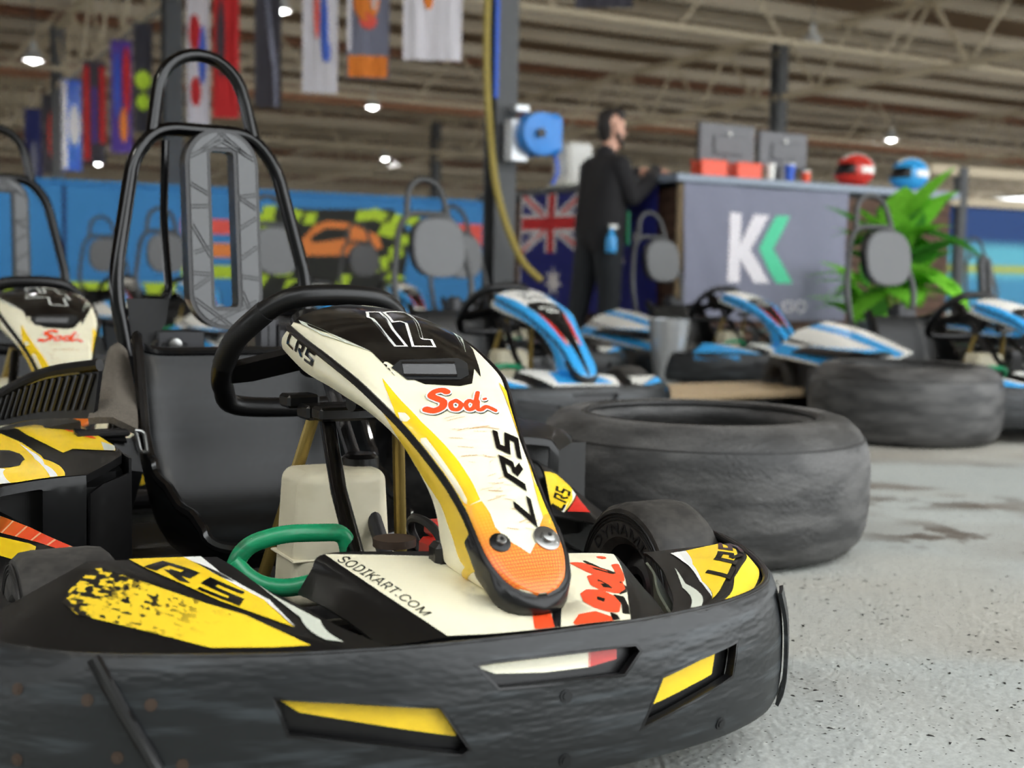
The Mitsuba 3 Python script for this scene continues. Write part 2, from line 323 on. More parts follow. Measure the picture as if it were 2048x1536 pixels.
# far end and side walls
hput('wall_back', cbox(100, .2, 2.2, (2, 70.5, 1.1), .01), 'm_roof', kind='structure'); hput('wall_left', cbox(.2, 62, 2.2, (-46, 39, 1.1), .01), 'm_roof', kind='structure')
hput('wall_front', cbox(47.4, .2, 5.4, (-22.3, -3.6, 2.7), .01), 'm_lightpost', kind='structure')
# low blue wall with its mural
WV = 13.7
hput('wall_blue', cbox(13.2, .16, 1.5, (.52, WV + .08, .75), .01), 'm_wallblue', kind='structure')
hput('wall_blue__coping', cbox(13.24, .2, .05, (.52, WV + .08, 1.525), .008), 'm_wallblue')
for u in np.arange(-5.2, 3.2, 1.05): hput('wall_blue__panel_joint', cbox(.035, .012, 1.48, (u, WV - .004, .745), .003), 'm_navy')
def mural(name, poly, m, off=.0):
    g = Polygon(poly) if not isinstance(poly, shapely.Geometry) else poly
    f = flatpoly(g.intersection(sbox(-6, .02, 7.1, 1.5)), .008); v = np.array(f.vertices); hput('wall_blue__' + name, trimesh.Trimesh(np.stack([v[:, 0], WV - .002 - off - v[:, 2], v[:, 1]], 1), f.faces, process=False), m, smooth=False)
mural('lime_band', sbox(-6, .36, 3.6, .50), 'm_lime'); mural('black_band', sbox(-6, .02, 3.6, .36), 'm_muralblack')
for u in (-3.6, -2.4, -1.2, .1, 1.3, 2.2, 2.9): mural('orange_block', sbox(u, .06, u + .62, .35), 'm_muralorange', .01)
mural('coral_stripe', sbox(3.35, 1.04, 4.1, 1.20), 'm_muralcoral'); mural('orange_stripe', sbox(3.35, .79, 4.0, .94), 'm_muralorange'); mural('lime_stripe', sbox(3.35, .56, 3.95, .70), 'm_lime')
mural('black_shape', [(4.05, 1.2), (4.42, 1.36), (4.89, 1.36), (5.81, 1.40), (6.05, 1.1), (5.9, .3), (3.97, .28), (4.03, .76)], 'm_muralblack')
mural('car_shape', [(4.69, 1.0), (4.86, 1.18), (5.0, 1.23), (5.25, 1.22), (5.62, 1.09), (5.68, .95), (5.4, .85), (4.72, .83)], 'm_muralorange', .012)
mural('car_window', [(4.8, 1.04), (4.98, 1.15), (5.25, 1.15), (5.28, 1.05), (4.83, .98)], 'm_muralblack', .024)
r_ = np.random.default_rng(3)
for u, z in [(4.31, 1.29), (4.6, 1.28), (4.8, 1.25), (4.31, 1.1), (4.2, .93), (4.11, .77), (4.42, 1.05), (5.62, 1.32), (5.46, 1.31), (5.75, 1.15), (5.66, .75), (5.82, .57), (5.87, 1.27), (6.06, 1.30), (4.2, .55), (4.5, .68), (4.15, 1.2), (5.85, .9), (5.95, 1.05), (5.75, .42), (4.08, .42), (4.6, .5), (5.2, .55), (5.45, .7)]:
    a_ = r_.uniform(0, 3); w_, h_ = r_.uniform(.06, .11), r_.uniform(.05, .09)
    mural('lime_patch', affinity.rotate(affinity.skew(sbox(u - w_, z - h_, u + w_, z + h_), 18), r_.uniform(-25, 25)), 'm_lime', .012)
mural('coral_shape', [(6.42, 1.26), (6.98, 1.26), (6.98, .98), (6.75, 1.07), (6.42, 1.09)], 'm_muralcoral')
# right-hand painted wall with rails and a post
def rw_tex(p, n, uv):
    z = p.z
    c = MIX(L3(20, 62, 122), L3(96, 184, 204), SS(1.12, .98, z)); c = MIX(c, L3(176, 188, 92), SS(.06, .02, dr.abs(z - .80))); return MIX(c, L3(70, 150, 190), SS(.74, .66, z))
mat('m_rightwall', mikit.proc(rw_tex), .7)
hput('wall_right', cbox(6.2, .16, 1.5, (12.9, 9.1, .75), .01), 'm_rightwall', kind='structure')
hput('trim_1', cat(cbox(6.3, .1, .09, (12.9, 9.0, 1.46), .01)), 'm_truss', kind='structure'); hput('trim_2', cbox(6.6, .09, .10, (12.8, 9.02, 1.76), .01), 'm_truss', kind='structure')
hput('column', cbox(.11, .11, 1.8, (9.92, 9.0, .9), .01), 'm_post', kind='structure')
for u, v in ((11.2, 9.0), (13.0, 9.0)): hput('column', cbox(.07, .07, 1.8, (u, v - .06, .9), .01), 'm_lightpost', kind='structure')
# ------------------------------------------------------------------ the kart: every part built once, in kart axes (x forward, y left, z up)
def lerp_rows(rows, n, m):
    rows = [cr(r, 8) for r in rows]; out = []
    for r in rows:
        d = np.r_[0, np.cumsum(np.linalg.norm(np.diff(r, axis=0), axis=1))]; s = np.linspace(0, d[-1], n)
        out.append(np.stack([np.interp(s, d, r[:, k]) for k in range(3)], 1))
    out = np.array(out); res = []
    for i in range(len(out) - 1): res += [(1 - t) * out[i] + t * out[i + 1] for t in np.arange(m) / m]
    return np.array(res + [out[-1]])
def mirror(m):
    m = m.copy(); m.vertices = m.vertices * [1, -1, 1]; m.faces = m.faces[:, ::-1]; return m
# nose fairing: stations x, z, half width of the top, crown, x and z of the skirt's lower edge
FAIR = np.array([(-.115, .533, .114, .026, -.148, .495), (-.07, .5245, .1165, .025, -.095, .482), (-.02, .514, .117, .022, -.045, .470), (.02, .5045, .1145, .018, -.008, .463), (.062, .493, .111, .014, .03, .457), (.119, .475, .104, .009, .085, .445), (.156, .456, .094, .008, .125, .433),
    (.2, .430, .080, .009, .165, .413), (.24, .404, .069, .008, .195, .391), (.284, .375, .060, .006, .22, .362), (.312, .354, .0555, .005, .24, .340), (.335, .335, .053, .004, .253, .316), (.358, .314, .0525, .003, .262, .289),
    (.377, .296, .051, .003, .272, .266), (.392, .281, .0455, .002, .300, .257), (.405, .268, .036, .002, .335, .248), (.413, .260, .022, .001, .37, .242), (.4165, .2565, .006, 0, .40, .240)])
_F = cr(FAIR, 4); _F[:, 2] = np.maximum(_F[:, 2], .004)
_n = len(_F); _tx = np.gradient(_F[:, 0]); _tz = np.gradient(_F[:, 1]); _l = np.hypot(_tx, _tz); FN = np.stack([-_tz / _l, 0 * _l, _tx / _l], 1)
def fair_row(i):
    x, z, w, c, lx, lz = _F[i]; rear = .05 * max(0, 1 - (x + .115) / .09) ** 2; row = []
    for t in np.linspace(-1, 1, 29):
        k = 1 - t * t; edge = .007 * max(0, (abs(t) - .86) / .14) ** 2
        row.append(np.array([x - rear * k, w * t, z]) + FN[i] * (c * k - edge))
    return np.array(row)
FROWS = np.array([fair_row(i) for i in range(_n)])
FU = np.r_[0, np.cumsum(_l[1:] * .5 + _l[:-1] * .5)]
PATCH['fair'] = Patch(FROWS, FU, np.linspace(-1, 1, 29) * .1)
def skirt(sgn):
    P = []
    for i in range(_n):
        a = FROWS[i, -1 if sgn > 0 else 0]; b = np.array([_F[i, 4], sgn * (_F[i, 2] * .98 + .001), _F[i, 5]])
        P.append([a + (b - a) * t + np.array([0, sgn * .006 * math.sin(math.pi * t), 0]) for t in np.linspace(0, 1, 8)])
    return Patch(np.array(P), FU, np.linspace(0, .06, 8), flip=sgn < 0)
PATCH['skR'] = skirt(-1); PATCH['skL'] = skirt(1)
# front bumper: plan curve (symmetric), developed along its length
_pl = cr(np.array([(-.16, -.672), (-.02, -.662), (.10, -.63), (.185, -.59), (.258, -.541), (.312, -.49), (.346, -.441), (.38, -.37), (.408, -.30), (.427, -.23), (.442, -.16), (.45, -.09), (.4535, -.02), (.454, .06), (.4515, .12), (.445, .17), (.432, .235), (.408, .30), (.38, .348), (.345, .385), (.305, .415), (.255, .443), (.19, .472), (.10, .50), (.0, .51), (-.08, .512)]), 6)
_bs = np.r_[0, np.cumsum(np.linalg.norm(np.diff(_pl, axis=0), axis=1))]; _bs -= np.interp(0, _pl[:, 1], _bs)
_bt = np.gradient(_pl, axis=0); _bt /= np.linalg.norm(_bt, axis=1, keepdims=True); _bn = np.stack([_bt[:, 1], -_bt[:, 0]], 1)
BZ = np.array([.063, .067, .075, .09, .11, .13, .15, .17, .19, .205, .215, .2215, .2235]); BO = np.array([.008, .011, .0135, .016, .017, .017, .0165, .015, .011, .007, .003, -.001, -.005])
BUMP = np.array([[np.r_[_pl[i] + _bn[i] * o, z] for z, o in zip(BZ, BO)] for i in range(len(_pl))])
PATCH['bump'] = Patch(BUMP, _bs, BZ)
PATCH['podR'] = Patch(lerp_rows([[(.13, -.60, .190), (.215, -.55, .205), (.325, -.445, .212), (.37, -.365, .214), (.40, -.29, .214), (.425, -.228, .216)],
    [(.13, -.434, .272), (.17, -.417, .272), (.215, -.39, .267), (.27, -.357, .256), (.325, -.321, .245), (.37, -.281, .233), (.418, -.215, .219)],
    [(.13, -.285, .264), (.18, -.277, .261), (.24, -.262, .249), (.3, -.239, .24), (.36, -.21, .226), (.415, -.178, .217)]], 25, 8), np.linspace(0, .2, 17), np.linspace(0, .4, 25), flip=True)
PATCH['podL'] = Patch(lerp_rows([[(.20, .455, .205), (.26, .435, .208), (.33, .385, .213), (.39, .315, .216), (.42, .255, .218), (.438, .21, .219)],
    [(.215, .42, .238), (.285, .387, .240), (.33, .342, .237), (.372, .297, .232), (.41, .255, .226), (.437, .205, .220)],
    [(.21, .275, .236), (.231, .272, .236), (.29, .25, .233), (.337, .226, .228), (.39, .196, .2245), (.440, .158, .221)]], 25, 8), np.linspace(0, .2, 17), np.linspace(0, .4, 25))
def nose_grid():
    rear = cr([(.19, -.205, .224), (.195, -.19, .252), (.20, -.174, .272), (.212, -.09, .270), (.218, 0, .263), (.224, .1, .255), (.23, .20, .245), (.235, .222, .236), (.24, .24, .205)], 6)
    front = cr([(.405, -.187, .216), (.413, -.15, .219), (.42, -.119, .2215), (.434, -.06, .2225), (.440, 0, .2225), (.442, .05, .2225), (.444, .10, .2215), (.442, .125, .220), (.437, .155, .214)], 6)
    mid = (rear + front) / 2 + np.array([.004, 0, .006])
    return np.array([(1 - t) * (1 - 2 * t) * rear + 4 * t * (1 - t) * mid + t * (2 * t - 1) * front for t in np.linspace(0, 1, 13)])
PATCH['nose'] = Patch(nose_grid(), np.linspace(0, .23, 13), np.linspace(-.2, .2, 49), flip=False)
def pod_top():
    rows = []
    for x in np.linspace(-.86, -.235, 14):
        k = max(0, (x + .36) / .125)
        yo = -.60 + .09 * k * k
        rows.append([(x + .012 * s - .0 * k, (1 - s) * -.295 + s * yo - .075 * max(0, k) ** 1.5 * (1 - s), .327 - .012 * s + .003 * math.sin(math.pi * s) - .012 * max(0, k) ** 2 - .02 * max(0, (s - .85) / .15) ** 2 - .05 * max(0, (-.7 - x) / .16) ** 2 * s) for s in np.linspace(0, 1, 15)])
    return np.array(rows)
PATCH['spod'] = Patch(pod_top(), np.linspace(-.86, -.235, 14), np.linspace(0, .3, 15), flip=True)
PATCH['side'] = Patch(lerp_rows([[(-.62, -.575, .262), (-.40, -.52, .272), (-.25, -.478, .264), (-.14, -.437, .25), (-.03, -.385, .236)], [(-.62, -.60, .20), (-.40, -.567, .20), (-.25, -.535, .195), (-.14, -.515, .19), (-.03, -.50, .185)], [(-.62, -.615, .10), (-.40, -.60, .10), (-.25, -.57, .10), (-.14, -.55, .10), (-.03, -.53, .10)]], 20, 7), np.linspace(0, .2, 15), np.linspace(0, .6, 20))
def seat_grid():
    prof = cr([(-.815, .452), (-.79, .40), (-.765, .33), (-.735, .25), (-.69, .175), (-.62, .125), (-.52, .108), (-.43, .118), (-.355, .150), (-.325, .168)], 4)
    t = np.gradient(prof, axis=0); t /= np.linalg.norm(t, axis=1, keepdims=True); nrm = np.stack([-t[:, 1], t[:, 0]], 1)
    n = len(prof); out = []
    for i in range(n):
        s = i / (n - 1); hw = np.interp(s, [0, .3, .6, 1], [.192, .205, .200, .175]); up = np.interp(s, [0, .15, .45, .7, .9, 1], [.075, .10, .155, .135, .07, .035])
        row = []
        for w in np.linspace(-1, 1, 25):
            q = abs(w); lift = up * max(0, (q - .35) / .65) ** 2.2
            y = math.copysign(hw * (1 - (1 - min(q / .93, 1)) ** 1.25) if False else hw * math.sin(q * math.pi / 2) ** .95, w)
            row.append((prof[i, 0] + nrm[i, 0] * lift, y, prof[i, 1] + nrm[i, 1] * lift))
        out.append(row)
    return np.array(out)
PATCH['seat'] = Patch(seat_grid(), np.linspace(0, 1, seat_grid().shape[0]), np.linspace(-.2, .2, 25))
PATCH['fin'] = Patch(lerp_rows([[(-.40, .40, .285), (-.36, .42, .279), (-.318, .42, .268), (-.285, .415, .225), (-.26, .41, .195)], [(-.41, .46, .268), (-.36, .47, .254), (-.31, .47, .236), (-.27, .47, .214), (-.20, .47, .185)], [(-.42, .52, .22), (-.36, .53, .20), (-.30, .53, .19), (-.25, .53, .175), (-.16, .53, .15)]], 18, 6), np.linspace(0, .12, 13), np.linspace(0, .2, 18), flip=True)
PATCH['spodB'] = Patch(lerp_rows([[(-.92, -.31, .43), (-.6, -.315, .40), (-.2, -.35, .325)], [(-.92, -.47, .385), (-.6, -.48, .355), (-.17, -.48, .285)], [(-.92, -.62, .27), (-.6, -.61, .25), (-.14, -.57, .20)]], 14, 5), np.linspace(0, .3, 11), np.linspace(0, .75, 14))
def tilt(m, x0, z0, slope):                                           # leans a shape built upright at x = 0 back by slope
    m = m.copy(); v = np.array(m.vertices); v[:, 0] += x0 - slope * (v[:, 2] - z0); m.vertices = v; return m
XT = lambda z: -.93 - .25 * max(0, z - .57) + .06 * min(0, z - .57) * -1
KP = []                                                               # (part name, ply dict, material, label)
def part(name, mesh, m, label=None, smooth=30, **k): KP.append((name, mikit.ply(mesh, None, smooth, **k), m, label))
def dec(name, pt, poly, m, off=.0005, label=None, size=.012, th=.0004):
    g = decal(PATCH[pt], poly, off, th, size); part(name, g, m, label, smooth=False if len(g.faces) < 3 else 30)
def decu(name, pt, poly, m, off=.0005, label=None, size=.012):        # keeps u, v for a patterned print
    g = decal(PATCH[pt], poly, off, .0004, size); KP.append((name, mikit.ply(g, None, True, uv=g.uvs), m, label))
LRS = [[(0, 1), (0, 0), (.72, 0)], [(1.02, 0), (1.02, .5), (1.02, 1), (1.62, 1), (1.62, .52), (1.3, .45)], [(1.3, .45), (1.75, 0)], [(2.75, 1), (2.1, 1), (2.1, .55), (2.72, .45), (2.72, 0), (2.02, 0)]]
SODI = [cr([(.62, .95), (.45, 1.06), (.2, 1.0), (.1, .8), (.3, .62), (.52, .45), (.5, .18), (.25, .02), (.0, .12)], 6), cr([(.95, .5), (.78, .35), (.82, .08), (1.02, .05), (1.12, .3), (.95, .5)], 6),
        cr([(1.55, .42), (1.4, .5), (1.28, .3), (1.35, .06), (1.52, .12), (1.62, .4), (1.72, .95)], 6), cr([(1.7, .5), (1.68, .12), (1.8, .08), (2.0, .25), (2.3, .12)], 6)]
SODI_DOT = [(1.93, .62), (2.0, .66)]
def to_quad(geom, w, h, quad):
    """unit letters (0..w, 0..h) to a quad of the patch: corners for (0,0), (w,0), (w,h), (0,h)"""
    q = np.array(quad, float)
    def f(x, y, z=None):
        a, b = np.asarray(x) / w, np.asarray(y) / h
        P = ((1 - a) * (1 - b))[:, None] * q[0] + (a * (1 - b))[:, None] * q[1] + (a * b)[:, None] * q[2] + ((1 - a) * b)[:, None] * q[3]
        return P[:, 0], P[:, 1]
    return shapely.transform(geom, lambda c: np.stack(f(c[:, 0], c[:, 1]), 1))
def glyphs(text):
    m = meshkit.text_mesh(text, 1.0, .1); b = m.vertices[:, 2] < .05
    tri = m.vertices[m.faces[b[m.faces].all(1)]][:, :, :2]
    return unary_union([Polygon(t).buffer(.004) for t in tri if abs(np.cross(t[1] - t[0], t[2] - t[0])) > 1e-7])
# ---- frame and hoop
part('floor_tray', cat(cbox(1.36, .80, .012, (-.50, 0, .05)), cbox(.30, .36, .012, (.28, 0, .06))), 'm_black_matt')
part('chassis_rail', cat(tube(fillet([(.40, -.20, .085), (.2, -.2, .085), (-.1, -.33, .085), (-.95, -.30, .085)], .12), .015), tube(fillet([(.40, .20, .085), (.2, .2, .085), (-.1, .33, .085), (-.95, .30, .085)], .12), .015), rod((.2, -.38, .11), (.2, .38, .11), .013) if False else rod((0, -.36, .12), (0, .36, .12), .014)), 'm_black')
hoop = [(XT(.40), -.168, .40), (XT(.57), -.197, .575), (XT(.825), -.146, .83), (XT(.893), -.095, .893), (XT(.893), .095, .893), (XT(.825), .146, .83), (XT(.57), .197, .575), (XT(.40), .168, .40)]
part('roll_hoop', tube(fillet(hoop, .06, 8), .0145, 16), 'm_tube')
top = [(XT(.885), -.104, .885), (XT(.95), -.093, .95)] + [(XT(.955 + .097 * math.sin(a)), -.09 * math.cos(a), .955 + .097 * math.sin(a)) for a in np.linspace(.15, math.pi - .15, 15)] + [(XT(.95), .093, .95), (XT(.885), .104, .885)]
part('top_hoop', tube(top, .0135, 14), 'm_tube')
part('rear_stay', cat(tube(fillet([(XT(.87) - .02, -.075, .87), (XT(.7) - .05, -.082, .70), (XT(.56) - .05, -.078, .545), (XT(.52) - .03, -.15, .52), (XT(.52), -.19, .525)], .035), .0085, 10), mirror(tube(fillet([(XT(.87) - .02, -.075, .87), (XT(.7) - .05, -.082, .70), (XT(.56) - .05, -.078, .545), (XT(.52) - .03, -.15, .52), (XT(.52), -.19, .525)], .035), .0085, 10))), 'm_tube')
part('lower_stay', tube(fillet([(XT(.42), -.172, .43), (-.86, -.185, .40), (-.76, -.235, .30), (-.70, -.25, .10)], .05), .014), 'm_tube')
part('lower_stay', mirror(tube(fillet([(XT(.42), -.172, .43), (-.86, -.185, .40), (-.76, -.235, .30), (-.70, -.25, .10)], .05), .014)), 'm_tube')
part('hoop_gusset', tilt(Patch(np.array([[(0, -.172, .55), (0, -.09, .55)], [(.01, -.17, .50), (.01, -.10, .50)], [(.015, -.165, .455), (.015, -.14, .45)]])).shell(.006), -.93, .5, 0), 'm_black_matt')
# ---- headrest
def slab(poly, th): return flatpoly(poly, th)
_rest = Polygon([(-.0735 * 0, 0)] * 3) if False else LineString([(0, .0735), (0, .397 - .0735)]).buffer(.0735, 24)
_slot = LineString([(0, .072), (0, .342)]).buffer(.0245, 10)
_slot = sbox(-.0235, .044, .0235, .352).buffer(-.008).buffer(.008)
def stand(m, z0=.492, front=0.):                                      # flat (x right, y up, z thick) to upright facing forward
    v = np.array(m.vertices); z = z0 + v[:, 1]; w = np.stack([-.93 - .125 * (z - .497) + .022 + v[:, 2], v[:, 0] + .008, z], 1)
    return trimesh.Trimesh(w, m.faces, process=False)
part('headrest__foam', stand(slab(_rest.difference(_slot), .046)), 'm_paddark')
_face = _rest.buffer(-.008).difference(_slot.buffer(.008))
_gl = [((-.05, .345), (.012, .395)), ((.05, .345), (-.012, .395)), ((-.07, .335), (-.0, .372)), ((.0, .372), (.07, .335)), ((-.065, .285), (-.03, .265)), ((.03, .262), (.065, .268)), ((.03, .262), (.065, .24)), ((-.065, .24), (-.03, .242)), ((-.065, .205), (-.028, .14)), ((-.062, .15), (-.03, .162)), ((.03, .2), (.065, .222)),
       ((.03, .14), (.065, .165)), ((-.065, .11), (-.028, .108)), ((-.065, .08), (-.03, .104)), ((.03, .105), (.066, .10)), ((-.065, .06), (.01, .004)), ((.06, .055), (-.04, .012)), ((.03, .075), (.045, .04))]
_cut = unary_union([LineString(g).buffer(.0042, cap_style=2).difference(LineString(g).buffer(.0016, cap_style=2)) for g in _gl])
part('headrest__face_panel', stand(slab(_face.difference(_cut), .0035), .492).apply_translation([.046, 0, 0]), 'm_pad', smooth=False)
# ---- seat, tank, engine
part('seat', PATCH['seat'].shell(.007), 'm_seat', 'black plastic bucket seat', smooth=40)
g_ = PATCH['seat'].P; rim = np.vstack([g_[::-1, 0], g_[0, 1:-1], g_[:, -1], g_[-1, -2:0:-1]])
part('seat__rim', tube(rim, .0095, 8, closed=True), 'm_gloss')
part('fuel_tank', hullpts(np.vstack([trimesh.creation.icosphere(2, .02).vertices + [x, y, z] for x, y, z in [(-.12 + a * .03, -.045 + b * (.0575 if t else .0475), .325 - .02 if not t else .15) for a in (-1, 1) for b in (-1, 1) for t in (0, 1)]])), 'm_tank', 'cream translucent fuel tank', smooth=60)
part('fuel_tank__cap', lathe([(0, 0), (.028, 0), (.028, .016), (.02, .022), (0, .022)], 20, c=(-.13, .0, .319)), 'm_black')
part('fuel_tank__seam', cbox(.1025, .1565, .004, (-.12, -.045, .20), .0015), 'm_tank')
part('engine', cbox(.22, .18, .20, (-.78, -.40, .20), .02), 'm_black_matt'); part('ignition_housing', cbox(.06, .07, .07, (-.92, -.09, .44), .012), 'm_black_matt')
part('ignition_housing__fins', cat(*[cbox(.005, .09, .085, (-.895 - .012 * k, -.075, .445), .002) for k in range(6)]), 'm_darksteel')
part('ignition_housing__bolt', lathe([(0, 0), (.014, 0), (.012, .008), (0, .011)], 14, 'x', (-.885, -.09, .462)), 'm_steel')
part('air_box', cat(cbox(.10, .11, .12, (-.95, .14, .44), .012), cbox(.06, .05, .14, (-.92, .10, .45), .01)), 'm_darksteel')
part('air_box__ribs', cat(*[cbox(.012, .006, .10, (-.895, .10 + .022 * k, .45), .002) for k in range(5)]), 'm_black')
# ---- wheels
def wheel(cx, cy, R, w, inner=.066):
    s = w / 2; prof = [(inner, -s * .80), (inner + .012, -s * .97), (R * .78, -s), (R * .93, -s * .94), (R * .985, -s * .80), (R, -s * .55), (R, s * .55), (R * .985, s * .8), (R * .93, s * .94), (R * .78, s), (inner + .012, s * .97), (inner, s * .8)]
    tyre = lathe(prof + [prof[0]], 56, 'y', (cx, cy, R))
    rimp = [(.018, -s * .5), (.03, -s * .55), (.052, -s * .3), (inner - .002, -s * .72), (inner + .006, -s * .86), (inner + .006, -s * .78), (inner - .004, -s * .2), (inner - .004, s * .2), (inner + .006, s * .78), (inner + .006, s * .86), (inner - .002, s * .72), (.052, s * .3), (.03, s * .55), (.018, s * .5)]
    return tyre, lathe(rimp + [rimp[0]], 40, 'y', (cx, cy, R)), cat(*[tube([(cx + r * math.cos(a), cy + sg * s * 1.0, R + r * math.sin(a)) for a in np.linspace(0, 2 * math.pi, 40, endpoint=False)], .0016, 5, closed=True) for r in (R * .80, R * .84, R * .88) for sg in (-1, 1)])
for wi, (cx, cy, R, w) in enumerate(((0, -.44, .13, .118), (0, .44, .13, .118), (-1.02, -.44, .135, .17), (-1.02, .44, .135, .17))):
    W_ = 'wheel' + (f'_{wi:03d}' if wi else '')
    t_, r_, g_ = wheel(cx, cy, R, w); part(W_ + '__tyre', t_, 'm_karttyre', smooth=35); part(W_ + '__rim', r_, 'm_darksteel'); part(W_ + '__sidewall_rings', g_, 'm_rubber')
    if cy > 0 and cx == 0:
        tm = glyphs('DYNAMIC'); tw = tm.bounds[2]; m_ = flatpoly(tm, .001, .3); v_ = np.array(m_.vertices); an = 2.55 - v_[:, 0] / tw * 2.0; rr = .083 + v_[:, 1] * .016
        part(W_ + '__lettering', trimesh.Trimesh(np.stack([rr * np.cos(an), .44 - .0595 - v_[:, 2] * .6, .13 + rr * np.sin(an)], 1), m_.faces, process=False), 'm_darksteel', smooth=False)
part('axle', rod((-1.02, -.4, .135), (-1.02, .4, .135), .02), 'm_darksteel'); part('stub_axle', rod((0, -.40, .13), (0, -.30, .13), .014), 'm_darksteel'); part('stub_axle', rod((0, .30, .13), (0, .40, .13), .014), 'm_darksteel')
# ---- steering
wc = np.array([-.322, 0, .475]); wt = np.array([.688, 0, .725]); wl = np.array([0, 1., 0]); wn = np.cross(wl, wt)
def on_wheel(y, t, n=0): return wc + wl * y + wt * t + wn * n
ring_ = [(-.055, .13), (.055, .13), (.105, .098), (.138, .04), (.147, -.02), (.137, -.075), (.095, -.122), (-.095, -.122), (-.137, -.075), (-.147, -.02), (-.138, .04), (-.105, .098)]
part('steering_wheel__rim', tube(cr([on_wheel(*q) for q in ring_], 8, True), .0165, 14, closed=True), 'm_black', smooth=40)
for s in (-1, 1): part('steering_wheel__grip', tube(cr([on_wheel(s * a, b) for a, b in ring_[2:5]], 8), .0178, 14), 'm_black_matt')
part('steering_wheel__spoke', hullpts([on_wheel(y, t, n) for y, t in ((-.135, -.02), (-.135, -.06), (-.095, -.055), (-.095, -.015), (-.02, .02), (-.02, -.03)) for n in (-.006, .006)]), 'm_black')
part('steering_wheel__spoke', hullpts([on_wheel(y, t, n) for y, t in ((.135, -.02), (.135, -.06), (.095, -.055), (.095, -.015), (.02, .02), (.02, -.03)) for n in (-.006, .006)]), 'm_black')
part('steering_wheel__hub', cat(tube([on_wheel(0, 0, .02), on_wheel(0, 0, -.05)], .034, 18), tube([on_wheel(0, 0, -.05), on_wheel(0, 0, -.08)], .024, 18)), 'm_black')
part('steering_column', rod((-.27, 0, .445), (.04, 0, .14), .011), 'm_darksteel')
part('column_bracket', cat(cbox(.05, .10, .022, (-.16, -.03, .402), .004), cbox(.045, .05, .02, (-.20, -.07, .415), .004), cbox(.04, .16, .02, (-.10, 0, .405), .004)), 'm_black')
part('column_support', cat(rod((-.16, -.06, .40), (-.23, -.13, .10), .0095), rod((-.12, .055, .41), (-.20, .10, .10), .0095)), 'm_brass')
part('fairing_stay', tube([(-.10, -.062, .392), (.0, -.082, .31), (.12, -.10, .235), (.20, -.11, .16)], .0115, 14), 'm_tube')
part('fairing_stay', cat(tube([(-.10, .062, .392), (.10, .095, .245), (.20, .11, .16)], .0115, 14), tube([(-.04, -.05, .425), (-.07, .05, .425)], .012, 12)), 'm_tube')
part('brake_hose', tube(cr([(.10, .02, .20), (.06, .0, .26), (.10, -.01, .285), (.16, -.005, .27), (.2, .0, .2)], 8), .006, 8), 'm_rubber')
part('brake_cylinder', cat(lathe([(0, 0), (.028, 0), (.028, .01), (.0, .012)], 18, c=(.13, -.055, .258)), cbox(.09, .03, .03, (.12, .03, .215), .004)), 'm_rust')
part('brake_disc', lathe([(.02, -.003), (.07, -.003), (.07, .003), (.02, .003), (.02, -.003)], 28, 'y', (.10, .12, .17)), 'm_red')
# ---- pedals
_pp = [(.06, -.252, .165), (.06, -.247, .225), (.075, -.235, .262), (.085, -.19, .276), (.085, -.105, .271), (.09, -.100, .235), (.10, -.105, .19)]
part('pedal', tube(fillet(_pp, .03, 8), .0115, 14), 'm_green', 'scuffed green pedal loop')
part('pedal', tube(fillet([(.075, -.25, .243), (.085, -.225, .215), (.10, -.19, .208), (.12, -.10, .225)], .03, 8), .0115, 14), 'm_green', 'lower bar of the green pedal')
part('brake_caliper', cat(cbox(.05, .035, .05, (.12, .01, .235), .006), cbox(.03, .05, .02, (.10, .03, .27), .004)), 'm_red', 'red brake caliper')
# ---- bumper
def shellpoly(pt, poly, th, off=0., size=.018): return wrap(PATCH[pt], flatpoly(poly, th, size), off)
WIN = {}
WIN['a'] = Polygon([(-0.3049,0.181),(-0.2335,0.1731),(-0.1424,0.1611),(-0.111,0.1138),(-0.1181,0.1099),(-0.2034,0.1293),(-0.293,0.1461)])
WIN['b'] = Polygon([(-0.0987,0.199),(-0.0744,0.2),(0.0937,0.1973),(0.0988,0.1913),(0.0756,0.1698),(-0.077,0.1747)])
WIN['c'] = Polygon([(0.128,0.1574),(0.1855,0.168),(0.2512,0.1755),(0.2403,0.1385),(0.1018,0.1066)])
INS = [[(-0.303,0.1809),(-0.1424,0.1611),(-0.1221,0.1269),(-0.2826,0.1665)],[(-0.096,0.1982),(0.0402,0.1966),(0.0385,0.1821),(-0.0173,0.1834),(-0.0754,0.1891)],[(0.0402,0.1966),(0.0753,0.1954),(0.074,0.1861),(0.0385,0.1821)],[(0.128,0.1568),(0.2235,0.1693),(0.2167,0.1435),(0.1053,0.122)]]
BOLTS = [(0.0008,0.1563),(0.0018,0.0852),(-0.4856,0.1814),(-0.4248,0.178),(-0.4559,0.1261),(-0.3942,0.1186),(0.2231,0.0847)]+[(-.5605,.185),(-.558,.115)]
STRUT = [(-0.4828,0.2182),(-0.4491,0.1708),(-0.4167,0.1158)]
FAIR_BOLT = (.545, .058)
_wall = sbox(_bs[0] + .005, BZ[0] + .0008, _bs[-1] - .005, BZ[-1] - .0002)
_holes = unary_union(list(WIN.values()))
_bm = shellpoly('bump', _wall.difference(_holes), .007, -.007, .016)
part('bumper', _bm, 'm_bumper', 'scuffed grey wraparound bumper', smooth=28)
part('bumper__top_rim', tube(PATCH['bump'].at(_bs, np.full(len(_bs), .2225), -.006), .0055, 10), 'm_black')
for k_, w_ in WIN.items():
    part('bumper__recess', shellpoly('bump', w_.buffer(.006), .001, -.016), 'm_black')
    fr = w_.buffer(.0028, join_style=2).difference(w_.buffer(-.0002))
    part('bumper__recess_edge', shellpoly('bump', fr, .011, -.0105), 'm_black')
